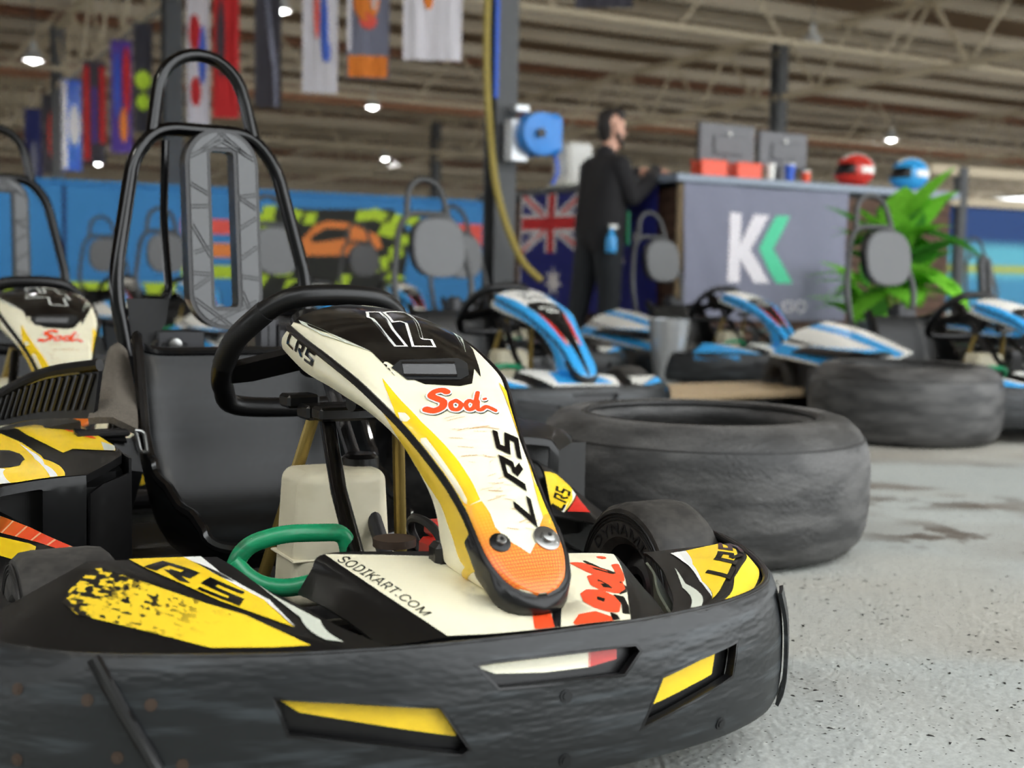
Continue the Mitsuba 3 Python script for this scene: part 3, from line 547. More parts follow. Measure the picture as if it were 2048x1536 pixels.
for u_, z_ in BOLTS:
    p_ = PATCH['bump'].at([u_], [z_])[0]; q_ = PATCH['bump'].at([u_], [z_], .01)[0]; d_ = (q_ - p_) / .01
    part('bumper__bolt', cat(tube([p_ - d_ * .002, p_ + d_ * .0014], .0075 if u_ > -.1 else .0062, 18), tube([p_ + d_ * .001, p_ + d_ * .0028], .0045 if u_ > -.1 else .0034, 12)), 'm_boltsteel' if u_ > -.1 else 'm_rust')
part('bumper__strut', tube([PATCH['bump'].at([u_], [z_], .004)[0] for u_, z_ in STRUT], .0072, 10), 'm_gloss')
part('bumper__end_flap', cat(shellpoly('bump', sbox(.385, .064, .43, .205), .005, .0035)), 'm_bumper')
part('bumper__support', cat(tube([(.43, -.1, .10), (.25, -.2, .09)], .012), tube([(.43, .1, .10), (.25, .2, .09)], .012)), 'm_black')
# ---- body panels
part('front_pod', PATCH['podR'].shell(.004), 'm_black', smooth=40)
part('front_pod', PATCH['podL'].shell(.004), 'm_black', smooth=40)
part('fender_flap', Patch(lerp_rows([[(.235, .262, .228), (.27, .25, .222), (.33, .215, .215), (.41, .178, .21)], [(.22, .285, .205), (.27, .27, .195), (.34, .235, .188), (.415, .19, .19)], [(.22, .29, .15), (.27, .275, .14), (.34, .24, .14), (.415, .2, .15)]], 14, 5)).shell(.003), 'm_olive', 'olive translucent wheel flap')
part('nose_panel', PATCH['nose'].shell(.004), 'm_black', smooth=35)
part('nose_fairing', PATCH['fair'].shell(.004), 'm_cream', 'cream nose fairing with number plate', smooth=40)
part('nose_fairing__skirt', PATCH['skR'].shell(.003), 'm_cream', smooth=40); part('nose_fairing__skirt', PATCH['skL'].shell(.003), 'm_cream', smooth=40)
for s in (0, -1): part('nose_fairing__piping', tube(FROWS[::2, s] if True else None, .0048, 8), 'm_black')
_o = []
for i in [i for i in range(_n) if _F[i, 0] > .350]:
    for s in (-1, 1):
        b = np.array([_F[i, 0], s * (_F[i, 2] + .0055), _F[i, 1]]) + np.array([.004, 0, -.002]) * (i > _n - 12); _o += [b - FN[i] * .005, b - FN[i] * .022, b - FN[i] * .036 - np.array([.006, s * .005, 0])]
part('nose_fairing__nose_rubber', hullpts(np.vstack([_o, [(.398 + .026 * math.cos(a) - d, .040 * math.sin(a) * (1 - 4 * d), .243 - q) for a in np.linspace(-1.5, 1.5, 9) for q, d in ((0, 0), (.011, .008))]])), 'm_black', smooth=35)
for s in (-1, 1):
    p_ = PATCH['fair'].at([FAIR_BOLT[0]], [s * FAIR_BOLT[1]])[0]; d_ = PATCH['fair'].at([FAIR_BOLT[0]], [s * FAIR_BOLT[1]], 1.)[0] - p_
    part('nose_fairing__washer', tube([p_ - d_ * .001, p_ + d_ * .0025, p_ + d_ * .004], [.0165 if s > 0 else .0125] * 2 + [.012 if s > 0 else .009], 24), 'm_steel' if s > 0 else 'm_black')
    part('nose_fairing__bolt', cat(tube([p_ + d_ * .003, p_ + d_ * .0085, p_ + d_ * .0095], [.0085 if s > 0 else .006] * 2 + [.005], 18)), 'm_steel')
    part('nose_fairing__bolt_socket', tube([p_ + d_ * .009, p_ + d_ * .0099], .0026, 6), 'm_black')
part('fairing_bracket', cbox(.03, .03, .03, (.255, -.045, .272), .006), 'm_black')
# ---- side pods (kart's right is nearer the engine), mirrored on the left
def pod(flip):
    X_ = '_001' if flip else ''
    f = (lambda m: mirror(m).apply_translation([-.19, 0, 0])) if flip else (lambda m: m)
    part('side_pod', f(PATCH['spod'].shell(.012)), 'm_black', smooth=35)
    lip = PATCH['spod'].P[-1]; low = lip * [1, 1, 0] + [-.006, 0, .11]
    face = Patch(np.array([lip, lip + [.004, 0, -.018], (lip * .5 + low * .5), low]), np.linspace(0, .2, 4), np.linspace(0, .3, 15))
    hole = sbox(.055, .12, .13, .235)
    part('side_pod' + X_ + '__front_face', f(wrap(face, flatpoly(sbox(.003, .003, .197, .297).difference(sbox(.05, .13, .13, .255).buffer(-.01).buffer(.01)), .004, .03))), 'm_black')
    part('side_pod' + X_ + '__intake_mesh', f(cbox(.004, .26, .18, (-.275, -.47, .2), .001)), 'm_rubber')
    part('side_pod' + X_ + '__corner_box', f(trimesh.convex.convex_hull(np.vstack([cbox(.06, .088, .05, (-.372, -.342, .288), .012).vertices, cbox(.04, .078, .02, (-.39, -.342, .306), .006).vertices]))), 'm_black_matt')
    part('side_pod' + X_ + '__bracket', f(cbox(.03, .035, .026, (-.345, -.365, .245), .006)), 'm_steel')
    part('side_skirt', (mirror(PATCH['side'].shell(.004)).apply_translation([-.27, .05, -.03]) if flip else PATCH['side'].shell(.004)), 'm_black', smooth=40)
    hump = [[(-.98, -.54, .27), (-.88, -.475, .335), (-.79, -.425, .378), (-.69, -.36, .424), (-.60, -.285, .444)], [(-.985, -.55, .255), (-.89, -.485, .305), (-.80, -.435, .322), (-.70, -.37, .344), (-.61, -.295, .352)]]
    hp = Patch(lerp_rows(hump, 24, 5), np.linspace(0, .08, 6), np.linspace(0, .4, 24))
    part('engine_cover', f(hp.shell(.01)), 'm_black'); part('engine_cover' + X_ + '__top_edge', f(tube(hp.P[0], .011, 10)), 'm_black')
    part('engine_cover' + X_ + '__slat', f(cat(*[tube(hp.at([.012, .066], [v_ + .012, v_], .003), .0035, 6) for v_ in np.arange(.07, .385, .0135)])), 'm_paddark', 'black slanted cooling slats')
    part('engine_cover' + X_ + '__edge_trim', f(tube(hp.at(np.full(20, .008), np.linspace(.06, .37, 20), .004), .003, 6)), 'm_steel')
    part('engine_cover' + X_ + '__base', f(trimesh.convex.convex_hull(np.array([(-.64, -.31, .345), (-.97, -.55, .26), (-.95, -.31, .33), (-.64, -.31, .20), (-.97, -.55, .2), (-.95, -.31, .2)]))), 'm_black_matt')
pod(False); pod(True)
part('side_pod__inner_wall', Patch(np.array([[(x, -.293, z) for x in np.linspace(-.86, -.33, 6)] for z in (.322, .10)])).shell(.004), 'm_black_matt')
part('side_pod__front_panel', Patch(np.array([[(-.33, -.293, .30), (-.27, -.345, .295), (-.24, -.368, .287)], [(-.33, -.293, .10), (-.262, -.345, .10), (-.243, -.37, .10)]])).shell(.004), 'm_black')
part('side_fin', PATCH['fin'].shell(.004), 'm_black', smooth=50)
# ---- belt
bl_ = np.array([(-.86, -.212, .447), (-.79, -.236, .412), (-.73, -.257, .388), (-.64, -.289, .357), (-.598, -.304, .344)]); br_ = np.array([(-.86, -.198, .447), (-.79, -.202, .405), (-.73, -.208, .380), (-.64, -.222, .347), (-.596, -.231, .325)])
part('belt_pad', Patch(lerp_rows([bl_, bl_ * .5 + br_ * .5 + [.016, -.004, .012], br_], 18, 6)).shell(.012), 'm_belt', 'grey fabric seat belt pad', smooth=50)
part('belt_strap', cbox(.045, .085, .010, (-.585, -.285, .330), .003), 'm_black_matt'); part('belt_buckle', cat(tube(fillet([(-.56, -.235, .335), (-.555, -.228, .300), (-.55, -.218, .298), (-.555, -.222, .333), (-.56, -.235, .335)], .008), .0035, 8)), 'm_steel')
part('belt_strap', cat(Patch(np.array([[(-.57, -.275, .325), (-.57, -.235, .32)], [(-.55, -.25, .27), (-.55, -.225, .265)], [(-.58, -.262, .18), (-.58, -.25, .15)]])).shell(.003), Patch(np.array([[(-.60, -.33, .338), (-.58, -.25, .33)], [(-.575, -.325, .325), (-.555, -.25, .318)]])).shell(.004)), 'm_black')
BODY = list(KP)

# ------------------------------------------------------------------ liveries (stickers laid on the body)
mat('m_halftone', mikit.proc(halftone), .35, coat=.3)
mat('m_skirtred', mikit.proc(lambda p, n, uv: MIX(MIX(L3(244, 196, 50), L3(226, 70, 40), SS(.10, .50, uv.y)), L3(240, 210, 160), SS(.42, .46, dr.abs(uv.y * 30 - dr.floor(uv.y * 30) - .5)) * .5)), .4)
KP = []
dec('nose_fairing__number_plate', 'fair', [(0.0026,-0.093),(0,-0.0786),(0,-0.05),(0,-0.0071),(0.009,0.0143),(0.009,0.0357),(0.009,0.0714),(0.0457,0.0857),(0.1076,0.0929),(0.1626,0.0846),(0.2588,0.061),(0.2369,0.0588),(0.2756,0.0429),(0.2821,0.0224),(0.2794,-0.0027),(0.2754,-0.0263),(0.26,-0.04),(0.2032,-0.0515),(0.2536,-0.0571),(0.1842,-0.0558),(0.1348,-0.0677),(0.0764,-0.0821)], 'm_gloss', 0.0006, 'black number plate')
dec('nose_fairing__pale_stripe', 'fair', [(0.0105,-0.0878),(0.0975,-0.0767),(0.1434,-0.0675),(0.1824,-0.0563),(0.144,-0.0723),(0.0966,-0.0853),(0.028,-0.0897)], 'm_pale', 0.0011)
dec('nose_fairing__pale_stripe', 'fair', [(0.0845,0.0857),(0.0966,0.0929),(0.1856,0.0663)], 'm_pale', 0.0011)
dec('nose_fairing__vent_frame', 'fair', [(0.2325,-0.0519),(0.2152,-0.0334),(0.2165,-0.0088),(0.2149,0.0176),(0.2096,0.046),(0.2232,0.054),(0.2569,0.0438),(0.2683,0.0274),(0.2682,0.0019),(0.2667,-0.0223),(0.2639,-0.0453)], 'm_vent', 0.0012)
dec('nose_fairing__vent_panel', 'fair', [(0.225,-0.035),(0.2286,-0.002),(0.2276,0.034),(0.2578,0.026),(0.2578,0.0011),(0.2563,-0.0226),(0.2534,-0.045)], 'm_pad', 0.0018)
dec('nose_fairing__vent_slot', 'fair', [(0.2221,-0.035),(0.2251,-0.013),(0.2261,0.0103),(0.2246,0.0352),(0.2304,0.0336),(0.2315,0.0088),(0.2304,-0.0146),(0.2275,-0.0367)], 'm_paddark', 0.0024)
dec('nose_fairing__vent_slot', 'fair', [(0.2521,-0.0457),(0.2554,-0.0229),(0.2574,0.0012),(0.2578,0.0268),(0.2625,0.025),(0.262,-0.0002),(0.26,-0.024),(0.2567,-0.0465)], 'm_paddark', 0.0024)
D12 = [[(0.0433,-0.011),(0.0436,0.0079),(0.1197,-0.0054),(0.1792,-0.0088),(0.1767,-0.0259),(0.1295,-0.0234),(0.0747,-0.0185),(0.0673,-0.0211)], [(0.0459,0.0093),(0.0153,0.0566),(0.049,0.048),(0.1518,0.0208),(0.151,0.033),(0.1795,0.028),(0.1795,-0.0044),(0.0947,0.0169),(0.089,0.0132),(0.0945,0.0002)]]
dec('nose_fairing__yellow_stripe', 'fair', [(0.2534,-0.0741),(0.3035,-0.0767),(0.3488,-0.0744),(0.3899,-0.0652),(0.4205,-0.0597),(0.4599,-0.0579),(0.4835,-0.0603),(0.4903,-0.0953),(0.4622,-0.0982),(0.4258,-0.0979),(0.3779,-0.0987),(0.3333,-0.0994),(0.2985,-0.0888)], 'm_yellow', 0.0006)
dec('nose_fairing__yellow_stripe', 'fair', [(0.2682,0.0861),(0.3091,0.0899),(0.3578,0.0929),(0.3952,0.1),(0.4381,0.0903),(0.4679,0.0828),(0.4944,0.0761),(0.5183,0.0724),(0.5303,0.0929),(0.4846,0.1),(0.434,0.1),(0.382,0.1),(0.3082,0.1),(0.2833,0.1)], 'm_yellow', 0.0006)
decu('nose_fairing__orange_tip', 'fair', Polygon([(0.4893,-0.0874),(0.4859,-0.0586),(0.5046,-0.0524),(0.5233,-0.0534),(0.5417,-0.0391),(0.5637,0.0026),(0.5482,0.0304),(0.5251,0.0567),(0.5113,0.078),(0.5072,0.1),(0.5303,0.1),(0.5623,0.0929),(0.5778,0.1),(0.5909,0.0928),(0.6063,0.0695),(0.6113,0.0006),(0.6018,-0.0618),(0.5884,-0.0868),(0.5748,-0.0941),(0.5575,-0.0948),(0.5344,-0.0944)]).buffer(0).union(Polygon([(.475, -.0985), (.645, -.0985), (.645, .0985), (.525, .0985), (.552, .05), (.587, 0), (.552, -.05), (.52, -.07)])), 'm_halftone', 0.0007, 'orange halftone nose tip')
QS = [(0.3325,-0.0571),(0.3393,0.0592),(0.2936,0.0699),(0.292,-0.0287)]
QL = [(0.5213,0.0441),(0.3871,0.0819),(0.374,0.0436),(0.4955,0.0111)]
dec('nose_fairing__skirt_yellow', 'skR', [(0.2777,0.0001),(0.3212,0),(0.37,0.007),(0.4138,0.0019),(0.454,0.0005),(0.4919,0),(0.5307,0.0014),(0.5719,0.0156),(0.5876,0.06),(0.5828,0.06),(0.5666,0.0277),(0.529,0.0273),(0.5045,0.0305),(0.4788,0.0307),(0.4375,0.0448),(0.4055,0.0512),(0.3711,0.0385),(0.317,0.0117)], 'm_yellow_deep', 0.0008)
QK = [(0.0247,0.0252),(0.1295,0.0278),(0.1245,0.0044),(0.0118,0.0024)]
dec('front_pod__yellow_panel', 'podR', [(0.1313,0.0006),(0.15,0),(0.1625,0),(0.1735,0.0002),(0.1713,0.0906),(0.1735,0.1256),(0.1744,0.1615),(0.1718,0.2005),(0.1546,0.2525),(0.1332,0.2985),(0.1311,0.274),(0.1276,0.2498),(0.1249,0.2244),(0.1222,0.1982),(0.1234,0.1634),(0.1228,0.1297),(0.1216,0.0997),(0.1232,0.0636)], 'm_yellow', 0.0008)
dec('front_pod__white_stripe', 'podR', [(0.1735,0.0002),(0.1875,0),(0.1784,0.0891),(0.1805,0.1259),(0.1805,0.1642),(0.1765,0.2057),(0.1584,0.2542),(0.1362,0.2973),(0.1558,0.2519),(0.1718,0.2005),(0.1744,0.1615),(0.1735,0.1256),(0.1713,0.0906)], 'm_white', 0.001)
QP = [(0.1243,0.061),(0.1324,0.2081),(0.1647,0.1728),(0.1479,0.0326)]
decu('front_pod__scratched_panel', 'podR', [(0.0946,0.0307),(0.0969,0.0406),(0.0963,0.0729),(0.0962,0.1015),(0.097,0.128),(0.0982,0.1534),(0.0994,0.1784),(0.1012,0.2025),(0.1064,0.2255),(0.1115,0.2483),(0.1084,0.2751),(0.102,0.3024),(0.0922,0.3273),(0.0744,0.3513),(0.0603,0.3364),(0.0495,0.3219),(0.0431,0.3047),(0.0371,0.2877),(0.0326,0.2708),(0.0388,0.249),(0.0435,0.2269),(0.0461,0.2042),(0.0478,0.1809),(0.0485,0.1567),(0.0489,0.132),(0.0494,0.1063),(0.0585,0.0672),(0.0721,0.0496)], 'm_yellow_scratched', 0.0008, 'yellow panel worn through to black')
dec('front_pod__pale_stripe', 'podR', [(0.2,0.1333),(0.1913,0.2018),(0.1893,0.2455),(0.1889,0.284),(0.1308,0.3664),(0.1163,0.3508),(0.1708,0.2695),(0.1812,0.228),(0.1922,0.1786)], 'm_pale', 0.0008)
dec('front_pod_001__white_stripe', 'podL', [(0.1773,0.0361),(0.1589,0.03),(0.1632,0.1308),(0.1494,0.2405),(0.1179,0.3421),(0.1527,0.2414),(0.1727,0.1063)], 'm_white', 0.0008)
dec('front_pod_001__yellow_panel', 'podL', [(0.1589,0.03),(0.1125,0),(0.1058,0.0635),(0.1107,0.1421),(0.1103,0.2565),(0.1152,0.3454),(0.149,0.2422),(0.1632,0.1308)], 'm_yellow', 0.0008)
QPL = [(0.1066,0.2428),(0.1005,0.0403),(0.1125,0),(0.1445,0.189)]
dec('front_pod_001__pale_stripe', 'podL', [(0.1857,0.1373),(0.1756,0.239),(0.1209,0.3819),(0.1495,0.3827),(0.1814,0.2595)], 'm_pale', 0.0008)
dec('front_pod_001__scratched_panel', 'podL', [(0.0875,0.0833),(0.0625,0.0833),(0.0272,0.1149),(0.0205,0.1947),(0.0109,0.256),(0.0097,0.3103),(0.0484,0.363),(0.093,0.2439)], 'm_yellow', 0.0008)
dec('nose_panel__cream_sticker', 'nose', [(0.0028,-0.1022),(0.0113,-0.0884),(0.0147,-0.0762),(0.016,-0.0646),(0.0184,-0.0529),(0.0212,-0.0404),(0.0234,-0.0274),(0.0219,-0.0108),(0.0206,0.0053),(0.0196,0.021),(0.0168,0.0358),(0.0131,0.0508),(0.0088,0.065),(0.0066,0.0769),(0.0028,0.0905),(0,0.1167),(0.0519,0.1174),(0.1135,0.112),(0.1775,0.1035),(0.2297,0.0986),(0.23,0.0667),(0.23,0.0417),(0.23,0.0167),(0.23,-0.0083),(0.23,-0.025),(0.23,-0.05),(0.23,-0.0667),(0.228,-0.0973),(0.2057,-0.1009),(0.1818,-0.1042),(0.1565,-0.1068),(0.1294,-0.1085),(0.1009,-0.1087),(0.0706,-0.1078),(0.038,-0.1057)], 'm_cream_dirty', 0.0006, 'cream sticker')
QN = [(0.0269,-0.1028),(0.1857,-0.098),(0.1811,-0.0872),(0.0165,-0.0883)]
RED = [[(0.1708,0.0055),(0.1735,0.02),(0.2009,0.0084),(0.23,0),(0.23,-0.0167),(0.209,-0.0093)],[(0.23,0.025),(0.21,0.0408),(0.2061,0.0593),(0.2205,0.0718),(0.23,0.075),(0.23,0.05),(0.228,0.0375)],[(0.158,0.057),(0.1474,0.0642),(0.1502,0.0749),(0.1688,0.0845),(0.1901,0.0887),(0.2103,0.084),(0.206,0.0729),(0.194,0.062),(0.1784,0.0554)],[(0.1049,0.0724),(0.0965,0.0806),(0.114,0.1023),(0.1474,0.1027),(0.1593,0.0915),(0.149,0.0775),(0.1329,0.071)],[(0.0517,0.0661),(0.0538,0.0727),(0.0778,0.0842),(0.0996,0.1011),(0.114,0.1023),(0.1001,0.0802),(0.089,0.0747)],[(0.0595,0.1009),(0.0532,0.1108),(0.0949,0.1111),(0.1277,0.1066),(0.1105,0.1014)],[(0.0249,0.0908),(0.0189,0.0951),(0.0284,0.0964),(0.0389,0.0922)]]
BLK = [[(0.1815,0.0215),(0.1828,0.0285),(0.23,0.0083),(0.23,0)],[(0.1683,0.0696),(0.1747,0.0747),(0.1812,0.0727),(0.1752,0.0688)],[(0.1173,0.0782),(0.1341,0.0845),(0.1437,0.0868),(0.1401,0.0803)],[(0.1647,0.0869),(0.1714,0.097),(0.198,0.0999),(0.2173,0.0983),(0.2137,0.09),(0.1906,0.0923)],[(0.1244,0.1003),(0.141,0.1074),(0.1568,0.1044),(0.1624,0.0944)],[(0.045,0.0768),(0.0737,0.0859),(0.0922,0.0989),(0.0963,0.0953),(0.0778,0.081)],[(0.2115,0.0756),(0.2172,0.0806),(0.2272,0.0824),(0.2283,0.0747)]]
dec('side_pod__yellow_panel', 'spod', [(-0.8119,0.1071),(-0.8119,0.0643),(-0.8297,0.0291),(-0.7827,0.0048),(-0.6196,0),(-0.4273,0),(-0.3729,0.0089),(-0.3976,0.0363),(-0.4236,0.0627),(-0.3871,0.0829),(-0.503,0.092),(-0.6313,0.1022)], 'm_yellow', 0.0008)
dec('side_pod__white_end', 'spod', [(-0.4856,0.01),(-0.4273,0),(-0.3733,0.0097),(-0.3853,0.0238)], 'm_pale', 0.0012)
dec('side_pod__yellow_panel', 'spod', [(-0.7638,0.1929),(-0.7638,0.15),(-0.6779,0.1387),(-0.5349,0.122),(-0.338,0.1139),(-0.235,0.0643),(-0.235,0.1286),(-0.235,0.1929),(-0.2398,0.2398),(-0.254,0.2698),(-0.2715,0.2833),(-0.3136,0.2682),(-0.4238,0.2678),(-0.6223,0.2341)], 'm_yellow', 0.0008)
dec('side_pod__white_stripe', 'spod', [(-0.5316,0.1269),(-0.4231,0.1219),(-0.3017,0.1144),(-0.235,0.0857),(-0.235,0.1071),(-0.3403,0.1266)], 'm_white', 0.0012)
dec('side_pod__white_stripe', 'spod', [(-0.3165,0.1903),(-0.2965,0.1767),(-0.2362,0.2163),(-0.2414,0.2505)], 'm_white', 0.0012)
dec('side_pod__fastener_recess', 'spod', [(-0.463,0.1764),(-0.4694,0.1616),(-0.4539,0.1492),(-0.407,0.1408),(-0.3485,0.1401),(-0.3084,0.1521),(-0.3027,0.1688),(-0.3064,0.1838),(-0.3259,0.1955),(-0.3917,0.1939)], 'm_black', 0.0014)
QSP = [(-0.5349,0.0144),(-0.8147,0.0609),(-0.8215,0.0385),(-0.6196,0)]
decu('side_skirt__red_panel', 'side', [(0.0286,0.2329),(0.0175,0.3037),(0.006,0.3629),(0,0.4421),(0,0.5053),(0,0.5368),(0,0.6),(0.0086,0.5555),(0.0111,0.5181),(0.0144,0.4786),(0.0208,0.4394),(0.0283,0.3951),(0.0396,0.3368),(0.0514,0.2686)], 'm_skirtred', 0.0008)
dec('side_skirt__yellow_panel', 'side', [(0.0543,0.2936),(0.0436,0.3519),(0.0333,0.4031),(0.021,0.47),(0.0205,0.4864),(0.0282,0.4951),(0.0495,0.4856),(0.0563,0.4424),(0.0681,0.3934),(0.0802,0.3369)], 'm_yellow', 0.0008)
dec('side_fin__yellow_panel', 'fin', Polygon([(0,0.1059),(0.0404,0.0782),(0.059,0.0998),(0.0585,0.1188),(0.0313,0.1625),(0.0158,0.1891),(0,0.1765),(0,0.1412)]).convex_hull, 'm_yellow', 0.001)
dec('side_fin__white_edge', 'fin', [(0.0577,0.1072),(0.0585,0.1188),(0.0313,0.1625),(0.0158,0.1891),(0.0127,0.1881),(0.0313,0.155)], 'm_white', 0.0014)
dec('side_fin__red_end', 'fin', [(0.0594,0.1206),(0.059,0.1678),(0.0215,0.1844),(0.0349,0.1605)], 'm_red', 0.0012)
QF = [(0.0141,0.1841),(0.0446,0.1228),(0.0206,0.1261),(0.0017,0.1757)]
LIV_Y0 = list(KP); KP = []
def textu(name, pt, geom, m, off): dec(name, pt, geom, m, off, size=.02)
for p_, f_ in zip(INS, ('m_yellow', 'm_cream', 'm_red', 'm_yellow')):
    part('bumper__window_panel', shellpoly('bump', Polygon(p_).buffer(.001), .0015, -.0135), f_)
LIV_SHARED = list(KP); KP = []
lrs_ = strokes(LRS, .24)
for q_ in D12:
    g_ = Polygon(q_).buffer(0); dec('nose_fairing__number', 'fair', g_.difference(g_.buffer(-.0036)), 'm_white', .0016, size=.006)
NUM12 = list(KP); KP = []
def seven(lines, q, w=.16):                                           # outlined figure on the plate
    g = to_quad(strokes(lines, .42, 3, 2), 1, 1, q); dec('nose_fairing__number', 'fair', g.difference(g.buffer(-.0034)), 'm_white', .0016, size=.006)
seven([[(.25, 1), (.25, .52), (.95, .52)], [(.78, 1), (.78, 0)]], [(.135, -.048), (.135, .040), (.035, .034), (.035, -.034)])
NUM4 = list(KP); KP = []
sodi_ = unary_union([LineString(l).buffer(.085 if i else .13, cap_style=1) for i, l in enumerate(SODI)] + [LineString(SODI_DOT).buffer(.05)])
dec('nose_fairing__script_shadow', 'fair', to_quad(affinity.translate(sodi_, .05, -.07), 2.3, 1.06, QS), 'm_darksteel', .0010, size=.01)
dec('nose_fairing__script', 'fair', to_quad(sodi_.buffer(.05), 2.3, 1.06, QS), 'm_white', .0013, size=.01)
dec('nose_fairing__script', 'fair', to_quad(sodi_, 2.3, 1.06, QS), 'm_logo', .0017, size=.01)
_rs = np.random.default_rng(21); _sc = unary_union([LineString([(u_, v_), (u_ + _rs.uniform(-.006, .006), v_ + _rs.uniform(.012, .035))]).buffer(_rs.uniform(.00025, .0006), cap_style=2) for u_, v_ in zip(_rs.uniform(.33, .53, 34), _rs.uniform(-.05, .03, 34))])
dec('nose_fairing__scuff_marks', 'fair', _sc, 'm_scuff', .0009, size=.02)
dec('nose_fairing__lettering', 'fair', to_quad(lrs_, 2.75, 1, QL), 'm_gloss', .0012, size=.01)
dec('nose_fairing__lettering', 'skR', to_quad(lrs_, 2.75, 1, [(.030, .0265), (.131, .0285), (.128, .0075), (.022, .0065)]), 'm_gloss', .0012, size=.01)
dec('front_pod__lettering', 'podR', to_quad(affinity.translate(strokes(LRS[1:], .26), -.95, 0), 1.8, 1, QP), 'm_gloss', .0014, size=.01)
dec('front_pod_001__lettering', 'podL', to_quad(lrs_, 2.75, 1, QPL), 'm_gloss', .0014, size=.01)
dec('nose_panel__lettering', 'nose', to_quad(glyphs('SODIKART.COM'), glyphs('SODIKART.COM').bounds[2], 1, QN), 'm_gloss', .0010, size=.02)
for b_ in RED: dec('nose_panel__script', 'nose', Polygon(b_).buffer(-.0025).buffer(.0045, join_style=1).union(Polygon(b_).buffer(-.0005)), 'm_logo', .0012, size=.02)
for b_ in BLK: dec('nose_panel__script_shade', 'nose', Polygon(b_).buffer(.001, join_style=1), 'm_gloss', .0012, size=.02)
dec('side_fin__lettering', 'fin', to_quad(strokes(LRS, .2), 2.75, 1, QF), 'm_gloss', .0020)
dec('side_pod__script', 'spod', to_quad(sodi_, 2.3, 1.06, QSP), 'm_logo', .0014, size=.02)
LIV_YELLOW = LIV_Y0 + [k for k in KP]; KP = []
# blue and white livery of the older karts
fu = FU[-1]
def fpoly(*pts): return Polygon(pts)
dec('nose_fairing__blue_edge', 'fair', fpoly((.0, -.1), (fu, -.1), (fu, -.02), (.47, -.02), (.42, -.06), (.30, -.058), (.12, -.07), (.0, -.085)), 'm_blue', .0008)
dec('nose_fairing__blue_edge', 'fair', fpoly((.0, .1), (fu, .1), (fu, .02), (.47, .02), (.42, .06), (.30, .058), (.12, .07), (.0, .085)), 'm_blue', .0008)
dec('nose_fairing__black_centre', 'fair', fpoly((.16, -.05), (.19, -.062), (.30, -.055), (.44, -.03), (fu, -.012), (fu, .012), (.44, .03), (.30, .055), (.19, .062), (.16, .05), (.15, 0)), 'm_black', .0010)
for s in (-1, 1): dec('nose_fairing__red_stripe', 'fair', fpoly((.24, s * .052), (.34, s * .060), (.45, s * .058), (.47, s * .045), (.40, s * .038), (.30, s * .045)), 'm_red', .0014)
dec('nose_fairing__white_print', 'fair', unary_union([sbox(.205, -.03, .222, .03), sbox(.235, -.012, .25, .036)]), 'm_white', .0014)
dec('nose_fairing__skirt_blue', 'skR', fpoly((.02, 0), (fu, 0), (fu, .06), (.02, .03)), 'm_blue', .0010)
dec('front_pod__white_panel', 'podR', Polygon([(.105, .02), (.19, .02), (.19, .30), (.11, .38)]), 'm_white', .0010); dec('front_pod__blue_panel', 'podR', Polygon([(.02, .05), (.095, .02), (.1, .36), (.05, .38)]), 'm_blue', .0010)
dec('front_pod_001__white_panel', 'podL', Polygon([(.105, .02), (.19, .02), (.19, .30), (.11, .38)]), 'm_white', .0010); dec('front_pod_001__blue_panel', 'podL', Polygon([(.02, .05), (.095, .02), (.1, .36), (.05, .38)]), 'm_blue', .0010)
dec('nose_panel__white_sticker', 'nose', sbox(.02, -.13, .225, .13), 'm_white', .0008); dec('nose_panel__blue_sticker', 'nose', Polygon([(.05, -.05), (.2, -.09), (.2, .09), (.05, .05)]), 'm_blue', .0013)
dec('side_pod__white_panel', 'spod', sbox(-.82, .02, -.30, .12), 'm_white', .0010); dec('side_pod__blue_panel', 'spod', sbox(-.80, .135, -.28, .25), 'm_blue', .0010)
dec('side_pod_001__white_panel', 'spod', sbox(-.82, .02, -.30, .12), 'm_white', .0010)
KP = KP[:-1]
dec('side_skirt__blue_panel', 'side', sbox(.01, .05, .09, .55), 'm_blue', .0010)
for s_, w_ in ((.5, 'm_blue'), (-.5, 'm_blue')):
    part('bumper__stripe', shellpoly('bump', sbox(s_ - .12, .19, s_ + .12, .212), .0006, .0004), w_)
part('side_fairing', PATCH['spodB'].shell(.005), 'm_white', smooth=50)
for a_, b_, m_ in ((.05, .10, 'm_blue'), (.20, .215, 'm_darksteel'), (.235, .29, 'm_blue')): dec('side_fairing__stripe', 'spodB', sbox(a_, .01, b_, .74), m_, .0030, size=.03)
LIV_BLUE = list(KP); KP = []
def outlined(txt, q, m='m_black'):
    KP.clear(); g = glyphs(txt); b = g.bounds
    dec('nose_fairing__number', 'fair', to_quad(affinity.translate(g, -b[0], -b[1]), b[2] - b[0], b[3] - b[1], q), m, .0016, size=.01); r = list(KP); KP.clear(); return r
NUM34 = outlined('34', [(.130, -.045), (.130, .045), (.055, .042), (.055, -.042)])
# oval headrest of the older karts
_ov = Polygon([(.13 * math.copysign(abs(math.cos(a)) ** .75, math.cos(a)), .20 + .135 * math.copysign(abs(math.sin(a)) ** .8, math.sin(a))) for a in np.linspace(0, 2 * math.pi, 48, endpoint=False)])
part('headrest__foam', stand(slab(_ov, .05), .54), 'm_paddark'); part('headrest__face_panel', stand(slab(_ov.buffer(-.008), .004), .54).apply_translation([.05, 0, 0]), 'm_pad')
OVAL = list(KP); KP = []
BIG = ('floor_tray', 'roll_hoop', 'top_hoop', 'lower_stay', 'seat', 'seat__rim', 'fuel_tank', 'engine', 'air_box', 'wheel', 'axle', 'steering_wheel', 'steering_column', 'column_support', 'fairing_stay', 'pedal', 'bumper', 'front_pod', 'nose_panel', 'nose_fairing', 'side_pod', 'side_skirt', 'side_fairing', 'engine_cover', 'headrest', 'chassis_rail')
